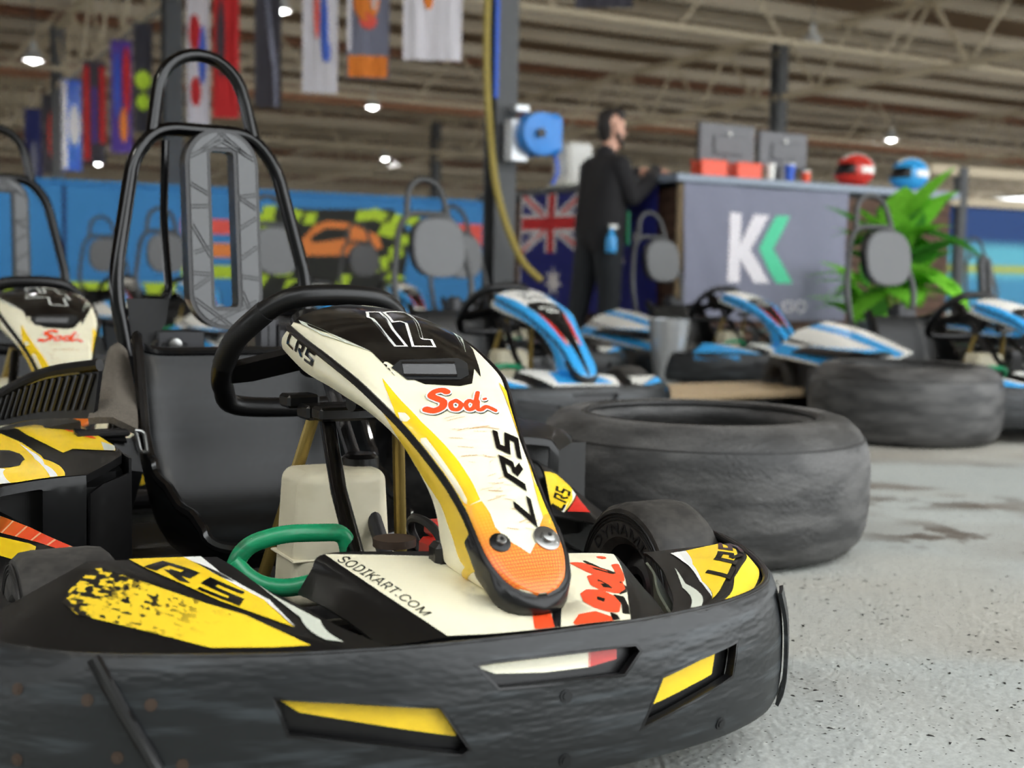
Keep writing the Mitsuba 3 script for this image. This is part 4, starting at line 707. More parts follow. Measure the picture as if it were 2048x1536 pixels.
SKIP = ('bolt', 'washer', 'ribs', 'fins', 'recess_edge', 'slat', 'sidewall_rings', 'lettering', 'grip', 'edge_trim', 'cap', 'seam', 'script_shadow', 'strut', 'intake_mesh', 'base', 'script_shade', 'socket')
RECOLOR = {('nose_fairing', 'm_cream'): 'm_white', ('nose_fairing__skirt', 'm_cream'): 'm_white', ('roll_hoop', 'm_tube'): 'm_greytube', ('top_hoop', 'm_tube'): 'm_greytube', ('lower_stay', 'm_tube'): 'm_greytube'}
def go_kart(ax, ay, psi, label, group=None, style='yellow', num=(), detail=True, oval=False):
    root = thing('go_kart', label, 'go-kart', group); M = kart_frame(ax, ay, psi); seen = {}
    ps = BODY + LIV_SHARED + (LIV_YELLOW if style == 'yellow' else LIV_BLUE) + list(num)
    if oval: ps = [p for p in ps if not p[0].startswith('headrest')] + OVAL
    for name, d, m, lab in ps:
        if not detail and (not name.startswith(BIG) or any(name.endswith(s) for s in SKIP)): continue
        if style != 'yellow':
            m = RECOLOR.get((name, m), m)
            if name == 'bumper__window_panel' or name.startswith('engine_cover'): continue
        n = seen.get(name, 0); seen[name] = n + 1
        key = f'{root}__{name}' + (f'_{n:03d}' if n else '')
        scene[key] = {**d, 'bsdf': {'type': 'ref', 'id': m}, 'to_world': T(M.tolist())}
        if lab: labels[key] = {'label': lab}
    return root
# ------------------------------------------------------------------ the karts
FAIRY = 'yellow'
KGRP = 'older karts parked in rows behind'
go_kart(-.1606, 1.731, PSI, 'cream and yellow go-kart number 12 in the foreground, with green pedal and black roll hoop', num=NUM12)
def kart_at(u, v, dpsi, label, **k):                                  # u, v: where its roll hoop stands in the hall
    psi = PSI + math.radians(dpsi); f = np.array([math.sin(psi), -math.cos(psi)]); p = U3[:2] * u + V3[:2] * v + f * 1.02
    return go_kart(p[0], p[1], psi, label, **k)
kart_at(.475, 4.33, 0, 'cream and yellow go-kart number 4 at the left edge, behind kart 12', num=NUM4, detail=False)
kart_at(2.41, 5.29, 0, 'blue and white go-kart number 34 with round headrest, right behind kart 12', style='blue', num=NUM34, detail=False, oval=True)
kart_at(3.45, 7.16, 0, 'blue and white kart behind kart 34, headrest just left of the column', style='blue', detail=False, oval=True)
kart_at(4.70, 6.80, 0, 'blue and white kart between the man and the banner with a white K', style='blue', detail=False, oval=True)
kart_at(4.55, 4.67, -9, 'blue and white kart at the right, its round headrest before the leafy plant', style='blue', detail=False, oval=True)
kart_at(2.22, 7.04, 0, 'dark kart with round headrest before the painted orange car', style='blue', detail=False, oval=True)
kart_at(2.04, 8.91, 0, 'kart with round headrest seen through the left of the black hoop', style='blue', detail=False, oval=True)
kart_at(1.97, 10.7, 0, 'kart with round headrest second from the left before the blue wall', style='blue', detail=False, oval=True)
kart_at(.62, 11.0, 0, 'kart with round headrest seen inside the hoop of kart 4', style='blue', detail=False, oval=True)
kart_at(3.93, 10.0, 0, 'far kart with small round headrest right of the painted orange car', style='blue', detail=False, oval=True)
kart_at(9.05, 8.0, 0, 'far kart with slotted headrest before the blue picture wall, beside the post', style='blue', detail=False)
kart_at(10.4, 8.0, 0, 'far kart with slotted headrest before the blue picture wall, rightmost', style='blue', detail=False)
# ------------------------------------------------------------------ racing tyres lying on the floor
def big_tyre(x, y, R, h, label):
    prof = [(R * .70, .0), (R * .80, .0), (R * .90, .012), (R * .955, .035), (R * .985, .065), (R * .998, .11), (R, h * .5), (R * .998, h - .11), (R * .988, h - .075), (R * .965, h - .05), (R * .955, h - .047), (R * .93, h - .030), (R * .86, h - .006), (R * .80, h), (R * .725, h - .002), (R * .69, h - .016), (R * .675, h - .03), (R * .68, h - .045), (R * .74, h - .07), (R * .93, h - .11), (R * .955, h * .5), (R * .93, .10), (R * .74, .06), (R * .68, .04), (R * .675, .02), (R * .70, .0)]
    t = thing('racing_tyre', label, 'tyre', 'slick racing tyres lying flat'); M = np.eye(4); M[:3, 3] = [x, y, 0]
    put(t + '__carcass', lathe(prof, 96), 'm_tyre', M=M, smooth=40)
    put(t + '__bead_ring', tube([(R * .70 * math.cos(a), R * .70 * math.sin(a), h - .008) for a in np.linspace(0, 2 * math.pi, 96, endpoint=False)], .0075, 8, closed=True), 'm_rubber', M=M)
    put(t + '__shoulder_ridge', tube([(R * .958 * math.cos(a), R * .958 * math.sin(a), h - .049) for a in np.linspace(0, 2 * math.pi, 96, endpoint=False)], .0035, 6, closed=True), 'm_rubber', M=M)
big_tyre(.440, 2.905, .384, .305, 'large worn slick tyre lying flat right behind kart 12\'s front wheel')
big_tyre(1.56, 4.98, .374, .30, 'large slick tyre lying flat farther back, right of the near tyre')
# ------------------------------------------------------------------ low platform
t = thing('loading_ramp', 'low wooden platform on the floor behind the near tyre', 'platform')
M_ = HALL.copy(); M_[:3, 3] = [1.0, 5.85, 0]
for q in range(4): put(t + '__plank', cbox(1.25, .13, .025, (0, -.2 + .135 * q, .105), .004), 'm_wood', M=M_)
for q in (-.5, 0, .5): put(t + '__batten', cbox(.08, .53, .09, (q, 0, .045), .004), 'm_black_matt', M=M_)
# ------------------------------------------------------------------ bar counter
CU, CV, CH = 5.17, 7.14, 1.35
t = thing('bar_counter', 'bar counter clad in dark timber with a blue-grey top', 'counter')
hput(t + '__carcass', cat(cbox(2.6, .55, CH - .06, (CU + 1.33, CV + .32, (CH - .06) / 2), .01), cbox(.55, 2.4, CH - .06, (CU + .32, CV + 1.3, (CH - .06) / 2), .01)), 'm_black_matt')
hput(t + '__worktop', cat(cbox(2.72, .68, .055, (CU + 1.3, CV + .30, CH - .0275), .006)), 'm_counter'); hput(t + '__worktop', cbox(.66, 2.4, .055, (CU + .29, CV + 1.2 + .64, CH - .0275), .006), 'm_post')
for q in range(15):
    hput(t + '__cladding_board', cbox(2.62, .02, .076, (CU + 1.32, CV + .035, .05 + .0835 * q), .004), 'm_brick'); 
for q in range(15): hput(t + '__cladding_board', cbox(.02, 2.42, .076, (CU + .035, CV + 1.29, .05 + .0835 * q), .004), 'm_brick')
hput(t + '__corner_trim', cbox(.05, .05, CH - .06, (CU + .03, CV + .03, (CH - .06) / 2), .006), 'm_wood')
def cloth(u0, u1, z0, z1, sag, seed, n=40, m=24, fold=.012):
    """a hung cloth in a local frame: x along, y towards the viewer, z up"""
    r = np.random.default_rng(seed); ph = r.uniform(0, 6, 4); P = []
    for i in np.linspace(0, 1, n):
        row = []
        for j in np.linspace(0, 1, m):
            y = fold * (math.sin(9 * i + ph[0] + 3 * j) + .7 * math.sin(21 * i + ph[1] - 2 * j)) * (.3 + .7 * j) + .012 * math.sin(math.pi * j)
            y += .012 * math.exp(-((i - .5 * j * .6) / .06) ** 2) + .012 * math.exp(-((1 - i - .5 * j * .6) / .06) ** 2)
            row.append((u0 + (u1 - u0) * i, -abs(y) - .004, z1 - sag * math.sin(math.pi * i) * (1 - j) - (z1 - z0) * j))
        P.append(row)
    return Patch(np.array(P), np.linspace(0, 1, n), np.linspace(0, 1, m), flip=True)
# grey banner with the K sign on the counter's front
kb = cloth(0, 1.50, .34, 1.315, .03, 4, fold=.022); Mk = HALL.copy(); Mk[:3, 3] = U3 * 5.19 + V3 * 7.142
t = thing('k_banner', 'grey banner with a white K and green chevron on the counter front', 'banner')
put(t + '__fabric', kb.shell(.003), 'm_clothgrey', M=Mk, smooth=60)
def kdec(name, pts, m):
    pts = [((u - 5.19) / 1.5, (1.315 - z) / .975) for u, z in pts]; put(t + '__' + name, decal(kb, Polygon(pts), .003, .001, .05), m, M=Mk, smooth=False)
kdec('letter', [(5.58, 1.12), (5.69, 1.12), (5.69, .89), (5.81, 1.12), (5.95, 1.12), (5.78, .86), (5.97, .62), (5.82, .62), (5.69, .80), (5.70, .62), (5.58, .62)], 'm_clothwhite')
kdec('chevron', [(6.01, 1.12), (6.14, 1.12), (5.99, .875), (6.16, .62), (6.02, .62), (5.86, .875)], 'm_clothteal')
gg = glyphs('GO'); b_ = gg.bounds
put(t + '__lettering', decal(kb, shapely.transform(gg, lambda c: np.stack([(6.06 - 5.19 + c[:, 0] / b_[2] * .25) / 1.5, (1.315 - .405 - c[:, 1] * .085) / .975], 1)), .003, .001, .05), 'm_clothwhite', M=Mk, smooth=False)
# flag with the union canton on the counter's side
fl = cloth(0, 1.98, .36, 1.30, .012, 9, 50, 26); Mf = np.eye(4); Mf[:3, 0] = -V3; Mf[:3, 1] = U3; Mf[:3, 3] = U3 * 5.14 + V3 * 9.33
t = thing('national_flag', 'dark blue flag with union canton and white stars on the counter side', 'flag')
put(t + '__fabric', fl.shell(.003), 'm_flagblue', M=Mf, smooth=60)
def fdec(name, g, m, off):                                            # flag units: 2 wide, 1 tall, origin bottom left
    h = shapely.transform(g, lambda c: np.stack([c[:, 0] / 2, 1 - c[:, 1]], 1)); put(t + '__' + name, decal(fl, h, off, .001, .05), m, M=Mf, smooth=False)
can = sbox(.04, .5, 1.0, 1); X = lambda a, b, w: LineString([a, b]).buffer(w, cap_style=2).intersection(can)
fdec('hoist_band', sbox(0, 0, .045, 1), 'm_flagwhite', .003)
fdec('white_saltire', unary_union([X((.04, .5), (1, 1), .05), X((.04, 1), (1, .5), .05)]), 'm_flagwhite', .003)
fdec('red_saltire', unary_union([X((.04, .5), (1, 1), .017), X((.04, 1), (1, .5), .017)]), 'm_flagred', .0045)
fdec('white_cross', unary_union([sbox(.43, .5, .61, 1), sbox(.04, .665, 1, .835)]), 'm_flagwhite', .006)
fdec('red_cross', unary_union([sbox(.47, .5, .57, 1), sbox(.04, .70, 1, .80)]), 'm_flagred', .0075)
def star(x, y, r, n=7): return Polygon([(x + (r if k % 2 == 0 else r * .45) * math.sin(math.pi * k / n), y + (r if k % 2 == 0 else r * .45) * math.cos(math.pi * k / n)) for k in range(2 * n)])
for x, y, r in ((.56, .25, .14), (1.5, .84, .06), (1.52, .14, .06), (1.27, .55, .06), (1.78, .60, .06), (1.6, .42, .035)): fdec('star', star(x, y, r), 'm_flagwhite', .003)
# screens, boxes and helmets on the counter
def monitor(u, v, w, h, z, label):
    t = thing('monitor', label, 'monitor', None)
    hput(t + '__back', cat(cbox(w, .03, h, (u, v, z + h / 2), .008), cbox(w * .55, .03, h * .5, (u, v - .02, z + h * .45), .012)), 'm_screenback')
    hput(t + '__bezel', cbox(w + .012, .012, h + .012, (u, v + .02, z + h / 2), .004), 'm_black_matt')
    hput(t + '__emblem', lathe([(0, 0), (.014, 0), (.014, .003), (0, .003)], 16, 'y', (u, v - .036, z + h * .75)), 'm_white')
    hput(t + '__stand', cat(cbox(.06, .03, z - CH + .1, (u, v - .01, (z + CH + .1) / 2), .006), cbox(.22, .16, .012, (u, v, CH + .006), .004)), 'm_screenback')
monitor(5.77, 7.42, .50, .28, 1.475, 'grey monitor back on the bar, the left one'); monitor(6.31, 7.44, .46, .26, 1.475, 'grey monitor back on the bar, the right one')
def crate(u, v, w, label):
    t = thing('storage_box', label, 'box')
    hput(t + '__body', cat(cbox(w, .13, .012, (u, v, CH + .006), .003), *[cbox(w, .01, .10, (u, v + s * .06, CH + .055), .003) for s in (-1, 1)], *[cbox(.01, .13, .10, (u + s * (w / 2 - .005), v, CH + .055), .003) for s in (-1, 1)]), 'm_muralorange' if False else 'm_logo')
    hput(t + '__rim', cat(*[cbox(w + .012, .012, .012, (u, v + s * .063, CH + .104), .003) for s in (-1, 1)]), 'm_logo')
crate(5.45, 7.2, .22, 'bright orange box on the bar under the left monitor'); crate(5.77, 7.21, .22, 'bright orange box on the bar between the monitors')
def cup(u, v, r, h, m, label):
    t = thing('paper_cup', label, 'cup'); hput(t + '__body', lathe([(0, 0), (r * .8, 0), (r, h), (r * .93, h), (r * .75, .008), (0, .008)], 20, c=(u, v, CH)), m); hput(t + '__lid', lathe([(0, 0), (r * 1.04, 0), (r * 1.0, .012), (0, .014)], 20, c=(u, v, CH + h)), 'm_white')
cup(5.95, 7.14, .035, .10, 'm_white', 'white cup on the bar right of the orange boxes'); cup(6.18, 7.2, .04, .12, 'm_deepblue', 'blue cup with white lid on the bar below the right monitor'); cup(6.29, 7.15, .035, .07, 'm_logo', 'small orange cup on the bar right of the monitors')
def helmet(u, v, m, m2, label):
    t = thing('crash_helmet', label, 'helmet'); M = HALL @ trimesh.transformations.translation_matrix((u, v, CH + .125)) @ rot([0, 0, 1], 152)
    s = trimesh.creation.icosphere(3, 1.0); p = np.array(s.vertices); p = p * [.145, .118, .128]; jaw = (p[:, 0] > 0) & (p[:, 2] < 0); p[jaw, 0] *= 1.16; p[:, 2] = np.maximum(p[:, 2], -.118)
    s = trimesh.Trimesh(p, s.faces, process=False); cut = m3.Manifold.cube([.2, .26, .082], True).translate([.125, 0, .005]); inner = manif(s).scale([.9, .9, .93])
    sh = manif(s) - cut - m3.Manifold.cube([.2, .15, .12], True).translate([0, 0, -.12]) * 1 if False else (manif(s) - inner - cut)
    put(t + '__shell', sh, m, M=M, smooth=40); put(t + '__visor', manif(s).scale([.94, .94, .94]) ^ m3.Manifold.cube([.2, .26, .08], True).translate([.12, 0, .005]), 'm_gloss', M=M, smooth=40)
    top = manif(s).scale([1.012, 1.012, 1.012]) - manif(s).scale([1.001, 1.001, 1.001]); put(t + '__crown_print', top ^ (m3.Manifold.cube([.3, .10, .2], True).translate([-.05, 0, .12]) + m3.Manifold.cube([.16, .4, .05], True).translate([-.10, 0, .0])), m2, M=M, smooth=40)
    put(t + '__chin_print', (top ^ m3.Manifold.cube([.2, .3, .07], True).translate([.1, 0, -.085])), m, M=M, smooth=40)
helmet(6.86, 7.25, 'm_red', 'm_white', 'red and white crash helmet on the bar beside the post'); helmet(7.40, 7.22, 'm_blue', 'm_white', 'light blue and white crash helmet at the right end of the bar')
t = thing('drinks_dispenser', 'white box-shaped appliance on the bar behind the man', 'appliance')
hput(t + '__body', cbox(.24, .26, .36, (5.33, 8.85, CH + .18), .03), 'm_white'); hput(t + '__front_panel', cbox(.012, .18, .2, (5.206, 8.85, CH + .2), .004), 'm_silver'); hput(t + '__base', cbox(.3, .3, .03, (5.33, 8.85, CH + .015), .006), 'm_pale')
# ------------------------------------------------------------------ the man leaning on the counter (local axes: x = his front, y = his left)
MP = np.eye(4); MP[:3, 0] = U3; MP[:3, 1] = V3; MP[:3, 3] = U3 * 4.84 + V3 * 7.60
person = thing('person', 'man with dark hair in black jacket and trousers leaning on the bar', 'person')
hd = (.05, 0, 1.665)
body = [[(-.03, -.10, .95, .115), (-.02, -.09, 1.15, .118), (-.005, -.12, 1.38, .10)], [(-.03, .10, .95, .115), (-.02, .09, 1.15, .118), (-.005, .12, 1.38, .10)], [(-.03, .0, .95, .12), (.0, 0, 1.2, .13), (0, 0, 1.42, .085), (.02, 0, 1.50, .058), (.04, 0, 1.60, .056)],
        [(-.03, -.10, .92, .105), (-.01, -.115, .50, .068), (-.045, -.12, .10, .046), (-.05, -.12, .05, .05), (.10, -.13, .035, .036)], [(-.03, .10, .92, .105), (-.10, .12, .50, .068), (-.17, .13, .10, .046), (-.17, .13, .05, .05), (-.03, .14, .035, .036)],
        [(0, -.19, 1.40, .068), (.08, -.235, 1.19, .052), (.22, -.23, 1.30, .046), (.33, -.15, 1.385, .034), (.38, -.12, 1.39, .036)], [(0, .19, 1.40, .068), (.09, .23, 1.18, .052), (.23, .20, 1.31, .045), (.33, .10, 1.39, .034), (.38, .06, 1.395, .036)]]
for s, (wx, wy, wz) in ((-1, (.40, -.11, 1.392)), (1, (.40, .05, 1.397))):
    for k in range(4):
        y = wy + s * (.028 - .018 * k); L = (.075, .085, .08, .062)[k]; body.append([(wx - .02, y, wz, .0105), (wx + L * .5, y - s * .008, wz + .004, .0095), (wx + L, y - s * .018, wz - .016, .008)])
    body.append([(wx - .03, wy - s * .03, wz + .01, .012), (wx + .02, wy - s * .05, wz + .016, .010), (wx + .045, wy - s * .052, wz + .006, .0085)])
head = [[(hd[0] - .012, 0, hd[2] + .055, .088), (hd[0] + .008, 0, hd[2] - .01, .080), (hd[0] + .038, 0, hd[2] - .085, .046)], [(hd[0] + .02, 0, hd[2] + .05, .078), (hd[0] + .03, 0, hd[2] - .05, .058)],
        [(hd[0] + .085, 0, hd[2] + .022, .012), (hd[0] + .108, 0, hd[2] - .012, .014), (hd[0] + .09, 0, hd[2] - .018, .016)], [(hd[0] + .078, -.018, hd[2] - .052, .010), (hd[0] + .086, 0, hd[2] - .05, .012), (hd[0] + .078, .018, hd[2] - .052, .010)], [(hd[0] + .07, -.035, hd[2] + .038, .014), (hd[0] + .085, 0, hd[2] + .042, .012), (hd[0] + .07, .035, hd[2] + .038, .014)]]
for s in (-1, 1): head.append([(hd[0] - .015, s * .082, hd[2] + .03, .016), (hd[0] - .012, s * .086, hd[2] - .02, .012)])
put(person + '__body', limb(body + head, .016, 6), 'm_skin', M=MP, smooth=True)
jacket = [[(a, b, c, r + .014) for a, b, c, r in ch] for ch in body[:2]] + [[(-.03, .0, .93, .135), (.0, 0, 1.2, .145), (0, 0, 1.42, .10), (.005, 0, 1.50, .072)]] + [[(-.03, s * .09, .86, .122), (-.03, s * .10, 1.0, .128)] for s in (-1, 1)] + [[(a, b, c, r + .014) for a, b, c, r in ch[:4]] for ch in body[5:7]]
put(person + '__jacket', limb(jacket, .018, 8), 'm_cloth', M=MP, smooth=True, label='black zip jacket')
put(person + '__trousers', limb([[(a, b, c, r + .014) for a, b, c, r in ch[:3]] for ch in body[3:5]] + [[(-.03, -.07, .93, .125), (-.03, .07, .93, .125)]], .018, 8), 'm_trouser', M=MP, smooth=True)
for ch in body[3:5]: put(person + '__shoe', limb([[(ch[3][0] - .02, ch[3][1], .05, .05), (ch[3][0] + .06, ch[3][1], .05, .045), (ch[4][0] + .05, ch[4][1], .035, .034)]], .014, 5), 'm_white', M=MP, smooth=True)
put(person + '__hair', limb([[(hd[0] - .03, 0, hd[2] + .075, .078), (hd[0] - .045, 0, hd[2] + .02, .072), (hd[0] - .045, 0, hd[2] - .045, .05)], [(hd[0] + .03, -.03, hd[2] + .105, .055), (hd[0] + .055, .0, hd[2] + .115, .045), (hd[0] + .03, .03, hd[2] + .105, .055)]], .014, 5), 'm_hair', M=MP, smooth=True)
put(person + '__beard', limb([[(hd[0] + .005, -.066, hd[2] - .03, .020), (hd[0] + .05, -.045, hd[2] - .085, .020), (hd[0] + .078, 0, hd[2] - .098, .022), (hd[0] + .05, .045, hd[2] - .085, .020), (hd[0] + .005, .066, hd[2] - .03, .020)]], .01, 4), 'm_hair', M=MP, smooth=True)
for s in (-1, 1): put(person + '__eye', trimesh.creation.icosphere(2, .011).apply_translation((hd[0] + .088, s * .032, hd[2] + .02)), 'm_gloss', M=MP, smooth=True)
t = thing('spray_bottle', 'light blue spray bottle hanging at the man\'s hip', 'bottle')
Mb = MP @ trimesh.transformations.translation_matrix((-.10, -.262, .80))
put(t + '__bottle', lathe([(0, 0), (.035, 0), (.04, .02), (.038, .10), (.015, .14), (.015, .165), (0, .165)], 18), 'm_blue', M=Mb); put(t + '__trigger', cbox(.07, .022, .03, (.015, 0, .178), .006), 'm_white', M=Mb)
t = thing('lanyard', 'green lanyard hanging from the man\'s jacket front', 'lanyard'); put(t + '__strap', cbox(.02, .045, .24, (.135, -.10, .98), .004), 'm_green', M=MP)
# ------------------------------------------------------------------ hose reel and hoses on the near column
t = thing('hose_reel', 'bright blue hose reel bracketed to the steel column', 'hose reel')
hput(t + '__drum', lathe([(0, -.10), (.06, -.10), (.13, -.09), (.135, -.05), (.135, .05), (.13, .09), (.06, .10), (0, .10)], 30, 'y', (3.88, 6.90, 1.50)), 'm_reel')
hput(t + '__casing', cbox(.17, .19, .25, (3.95, 6.90, 1.505), .03), 'm_reel'); hput(t + '__hub', lathe([(0, 0), (.028, 0), (.028, .02), (0, .02)], 16, 'y', (3.85, 6.785, 1.50)), 'm_black'); hput(t + '__bracket', cat(cbox(.12, .10, .26, (3.77, 6.95, 1.46), .006), cbox(.10, .08, .05, (3.80, 6.96, 1.66), .008)), 'm_silver')
hput(t + '__hose_end', tube(cr([(4.0, 6.86, 1.38), (4.02, 6.86, 1.28), (3.99, 6.87, 1.20)], 6), .012, 8), 'm_deepblue')
hput('air_hose', tube(cr([(3.59, 7.0, 5.0), (3.59, 7.0, 3.0), (3.58, 7.0, 2.0), (3.61, 6.99, 1.5), (3.65, 6.94, 1.1), (3.77, 6.88, .75), (3.90, 6.83, .6)], 10), .022, 10), 'm_hose', label='yellow hose running down beside the steel column', category='hose')
hput('cable_conduit', tube([(3.66, 7.02, 5.0), (3.66, 7.02, 1.72)], .016, 8), 'm_deepblue', label='blue cable conduit fixed along the steel column', category='conduit')
# ------------------------------------------------------------------ banners hanging from the left truss
def banner(u, v, z0, z1, w, m, label, extra=(), gen=7):
    t = thing('hanging_banner', label, 'banner'); P = cloth(-w / 2, w / 2, z0, z1, .0, gen, 16, 22, .016); M = np.eye(4)
    p = U3 * u + V3 * v; d = p / np.linalg.norm(p); M[:3, 0] = [d[1], -d[0], 0]; M[:3, 1] = d; M[:3, 3] = p
    put(t + '__fabric', P.shell(.003), m, M=M, smooth=60); put(t + '__rod', rod((-w / 2 - .02, 0, z1), (w / 2 + .02, 0, z1), .012, 8), 'm_post', M=M)
    for g, mm in extra: put(t + '__print', decal(P, g, .010, .001, .05), mm, M=M, smooth=False)
def blob(x, y, rx, ry, tl=0): return affinity.rotate(affinity.scale(Point(x, y).buffer(1, 6), rx, ry), tl)
ZR = 3.93; R = lambda v: None
banner(3.78, 8.23, 2.13, ZR, .41, 'm_clothwhite', 'plain white hanging banner nearest the column', [(blob(.4, .74, .1, .06, 20), 'm_clothorange')], 1)
banner(3.78, 9.44, 2.16, ZR, .33, 'm_clothgrey', 'grey hanging banner with an orange hem and orange print', [(sbox(.02, .90, .98, .995), 'm_clothorange'), (blob(.45, .66, .3, .09), 'm_clothorange'), (blob(.55, .60, .16, .07, 30), 'm_flagwhite'), (blob(.5, .75, .2, .035), 'm_muralcoral'), (sbox(.0, .3, .1, .88), 'm_clothwhite')], 2)
banner(3.78, 10.55, 2.18, ZR, .30, 'm_clothwhite', 'white hanging banner with blue and red script', [(blob(.62, .68, .10, .17, -8), 'm_deepblue'), (blob(.40, .60, .07, .14, -8), 'm_muralcoral'), (blob(.72, .80, .07, .05), 'm_deepblue')], 3)
banner(3.78, 12.02, 2.22, ZR, .25, 'm_clothdark', 'dark charcoal hanging banner with a pale streak', [(LineString([(.4, .3), (.6, .6), (.75, .75), (.8, .95)]).buffer(.07), 'm_clothgrey')], 4)
banner(3.78, 13.48, 2.27, ZR, .27, 'm_flagred', 'red hanging banner with dark patch', [(blob(.3, .5, .15, .25), 'm_clothdark')], 5)
banner(3.78, 14.64, 2.27, ZR, .25, 'm_clothwhite', 'white hanging banner with red and blue print', [(blob(.35, .35, .25, .12), 'm_flagred'), (blob(.7, .5, .18, .2), 'm_deepblue'), (blob(.4, .75, .22, .1), 'm_flagred')], 6)
banner(3.78, 17.52, 2.49, ZR, .24, 'm_clothdark', 'dark grey hanging banner with yellow discs', [(blob(.5, .52, .42, .09), 'm_lime'), (blob(.5, .72, .35, .08), 'm_lime')], 7)
banner(3.78, 18.94, 2.33, ZR, .29, 'm_clothpurple', 'purple hanging banner with red and orange flames', [(blob(.75, .35, .2, .3), 'm_flagred'), (blob(.6, .75, .2, .16), 'm_clothorange'), (blob(.3, .4, .15, .3), 'm_deepblue')], 8)
banner(3.78, 21.04, 2.33, ZR, .34, 'm_clothdark', 'dark hanging banner with red sides and a blue centre', [(sbox(.03, .05, .28, .97), 'm_flagred'), (sbox(.72, .05, .97, .8), 'm_flagred'), (sbox(.4, .25, .6, .8), 'm_clothpurple')], 9)
banner(3.78, 23.20, 2.35, ZR, .33, 'm_deepblue', 'blue and white striped hanging banner', [(sbox(.02, .02, .3, .98), 'm_clothwhite'), (blob(.65, .5, .3, .22), 'm_clothwhite')], 10)
banner(3.78, 25.48, 2.45, ZR, .32, 'm_clothdark', 'black hanging banner with a red drop shape', [(blob(.5, .5, .2, .3), 'm_muralcoral')], 11)
banner(3.78, 27.87, 2.30, ZR, .32, 'm_navy', 'navy hanging banner, farthest left in the row', [(blob(.55, .65, .2, .25), 'm_clothgrey')], 12)
banner(4.8, 7.6, 2.5, ZR, .40, 'm_clothdark', 'grey hanging banner with a white and red corner, right of the column', [(Polygon([(.75, .6), (1, .6), (1, .95)]), 'm_flagwhite'), (Polygon([(.78, .6), (.92, .6), (.92, .75)]), 'm_flagred')], 13)
hput('banner_rail', rod((3.78, 7.2, ZR + .01), (3.78, 26, ZR + .01), .018, 8), 'm_post', label='thin grey rail that carries the row of banners', category='rail')
# ------------------------------------------------------------------ planters
def planter(u, v, r0, r1, h, m, label):
    t = thing('planter', label, 'planter'); hput(t + '__pot', lathe([(0, 0), (r0, 0), (r1, h), (r1 * .92, h), (r0 * .85, .03), (0, .03)], 28, c=(u, v, 0)), m); hput(t + '__soil', lathe([(0, h - .05), (r1 * .9, h - .05), (0, h - .03)], 20, c=(u, v, 0)), 'm_soil'); return t
planter(5.40, 5.35, .16, .20, .40, 'm_planter', 'dark grey planter that holds the tall leafy plant')
planter(4.11, 5.75, .075, .115, .40, 'm_silver', 'tapered silver bin beside the K banner')
def leaf(L, W, bend, n=8, m=3):
    P = []
    for i in np.linspace(0, 1, n):
        w = W * math.sin(math.pi * min(1, i * .96 + .03)) ** .8; P.append([(L * i * (1 - .15 * bend * i), w * j, L * bend * (-.55 * i * i) + .10 * L * i - .12 * abs(j) * w) for j in np.linspace(-1, 1, m)])
    return Patch(np.array(P))
r_ = np.random.default_rng(11)
def plant(u, v, z, nl, H_, label, name='potted_plant', M0=HALL, spread=1.0, wide=.10):
    t = thing(name, label, 'plant')
    for s in range(2):
        a = r_.uniform(0, 6); put(t + '__stem', tube(cr([(u + .04 * s, v, z - .05), (u + .07 * math.cos(a), v + .07 * math.sin(a), z + H_ * .4), (u + .05 * s, v + .03, z + H_ * .78)], 8), .016, 8), 'm_stem', M=M0)
    for k in range(nl):
        L = r_.uniform(.34, .55) * spread; lp = leaf(L, L * wide * 2.6 * r_.uniform(.8, 1.2), r_.uniform(.3, 1.3)); m = grid_mesh(lp.P); m = trimesh.Trimesh(m[0], m[1], process=False)
        e = r_.uniform(-10, 75); az = r_.uniform(0, 360); hh = z + H_ * (.28 + .6 * (k / nl))
        m.apply_transform(rot([0, 1, 0], -e)); m.apply_transform(rot([0, 0, 1], az)); m.apply_translation((u + .02 * math.cos(az), v + .02 * math.sin(az), hh))
        put(t + '__leaf', m, 'm_leaf' if r_.random() < .72 else 'm_leaf2', M=M0, smooth=True)
plant(5.42, 5.35, .37, 44, .66, 'tall bright green leafy plant in the dark grey planter by the bar')
plant(6.45, 6.6, .02, 22, .75, 'bright green leafy plant standing on the floor at the right end of the bar', spread=.9)
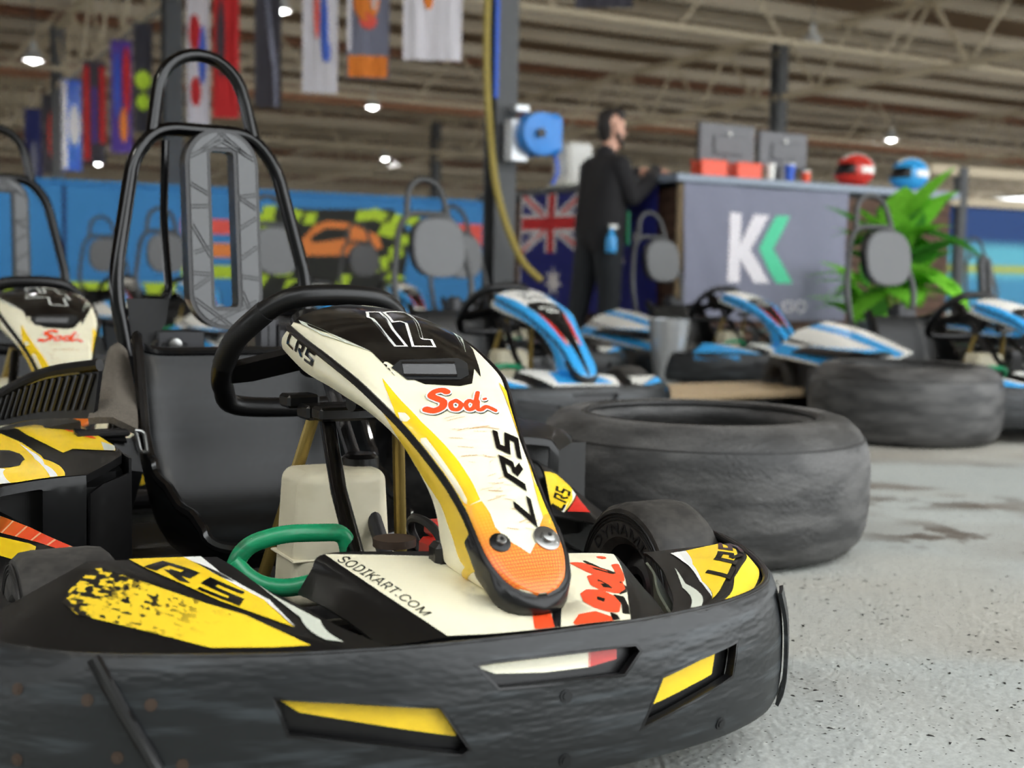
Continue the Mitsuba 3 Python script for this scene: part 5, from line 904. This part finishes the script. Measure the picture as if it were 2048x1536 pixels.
# ------------------------------------------------------------------ lamps
scene['m_glow'] = {'type': 'diffuse', 'reflectance': rgb(240, 240, 230)}
lamp_b = lathe([(0, 0), (.05, 0), (.05, .10), (.12, .16), (.17, .30), (.16, .30), (.11, .17), (.04, .12), (0, .12)], 20); lamp_b.apply_transform(rot([1, 0, 0], 180)); lamp_m = mikit.ply(lamp_b, None, 30)
glow_m = trimesh.creation.icosphere(2, .105); lamp_g = mikit.ply(glow_m, None, True)
for q, (u, v, z) in enumerate([(13.16, 14.93, 4.22), (22.8, 22.9, 4.16), (10.2, 25.2, 4.18), (27, 20, 4.2), (3.0, 22, 4.0), (-3, 16, 4.2), (5.5, 17, 4.2), (-1, 33, 4.2), (15, 36, 4.2), (8, 44, 4.2), (-14, 28, 4.2), (-12, 46, 4.2), (20, 11, 4.2), (1.2, 10.5, 4.2), (8, 9.5, 4.2), (-4, 8, 4.2), (5.2, .2, 4.2), (-1.9, 1.6, 4.2), (6.5, 3.4, 4.2)]):
    t = thing('pendant_lamp', ('bright round pendant lamp glowing under the roof right of the column', 'small glowing lamp above the red helmet', 'glowing lamp under the white banners left of the hose reel')[q] if q < 3 else {4: 'glowing lamp at the upper left, left of the banner row', 6: 'glowing lamp between the red and the charcoal banner', 8: 'lowest small lamp glow left of the yellow hose', 9: 'small lamp glow just above the blue wall at the left'}.get(q, 'pendant lamp hung under the hall roof, out of view above the parked karts'), 'lamp', None if q < 3 or q in (4, 6, 8, 9) else 'pendant lamps under the hall roof')
    M_ = HALL.copy(); M_[:3, 3] = U3 * u + V3 * v + Z3 * (z + .30); put(t + '__shade', lamp_m, 'm_lampshell', M=M_)
    f_ = 3.2 if v > 12 else 1.; M2 = HALL.copy(); M2[:3, 3] = U3 * u + V3 * v + Z3 * (z + .06)
    scene[t + '__bulb'] = {**lamp_g, 'bsdf': {'type': 'ref', 'id': 'm_glow'}, 'to_world': T(M2.tolist()), 'emitter': {'type': 'area', 'radiance': {'type': 'rgb', 'value': [LAMP * f_, LAMP * .97 * f_, LAMP * .88 * f_]}}}
    put(t + '__cord', rod((0, 0, 0), (0, 0, 5.3 - z - .3), .008, 6), 'm_post', M=M_)
# debris of rubber on the floor beside the bumper
r_ = np.random.default_rng(5); cr_ = [hullpts(r_.normal(0, 1, (7, 3)) * [.006, .0025, .0012]) for _ in range(5)]; bits = []
for k in range(420):
    x, y = r_.uniform(.25, 1.3), r_.uniform(1.35, 2.6)
    if x < .50 and y > 1.5 and y < 2.3 and x < .42: continue
    c = cr_[k % 5].copy(); c.apply_transform(rot([0, 0, 1], r_.uniform(0, 360))); c.apply_scale(r_.uniform(.25, .75)); c.apply_translation((x, y, .0012)); bits.append(c)
put('rubber_crumbs', cat(*bits), 'm_rubber', smooth=False, label='black rubber crumbs scattered over the pale floor', category='debris', kind='stuff')
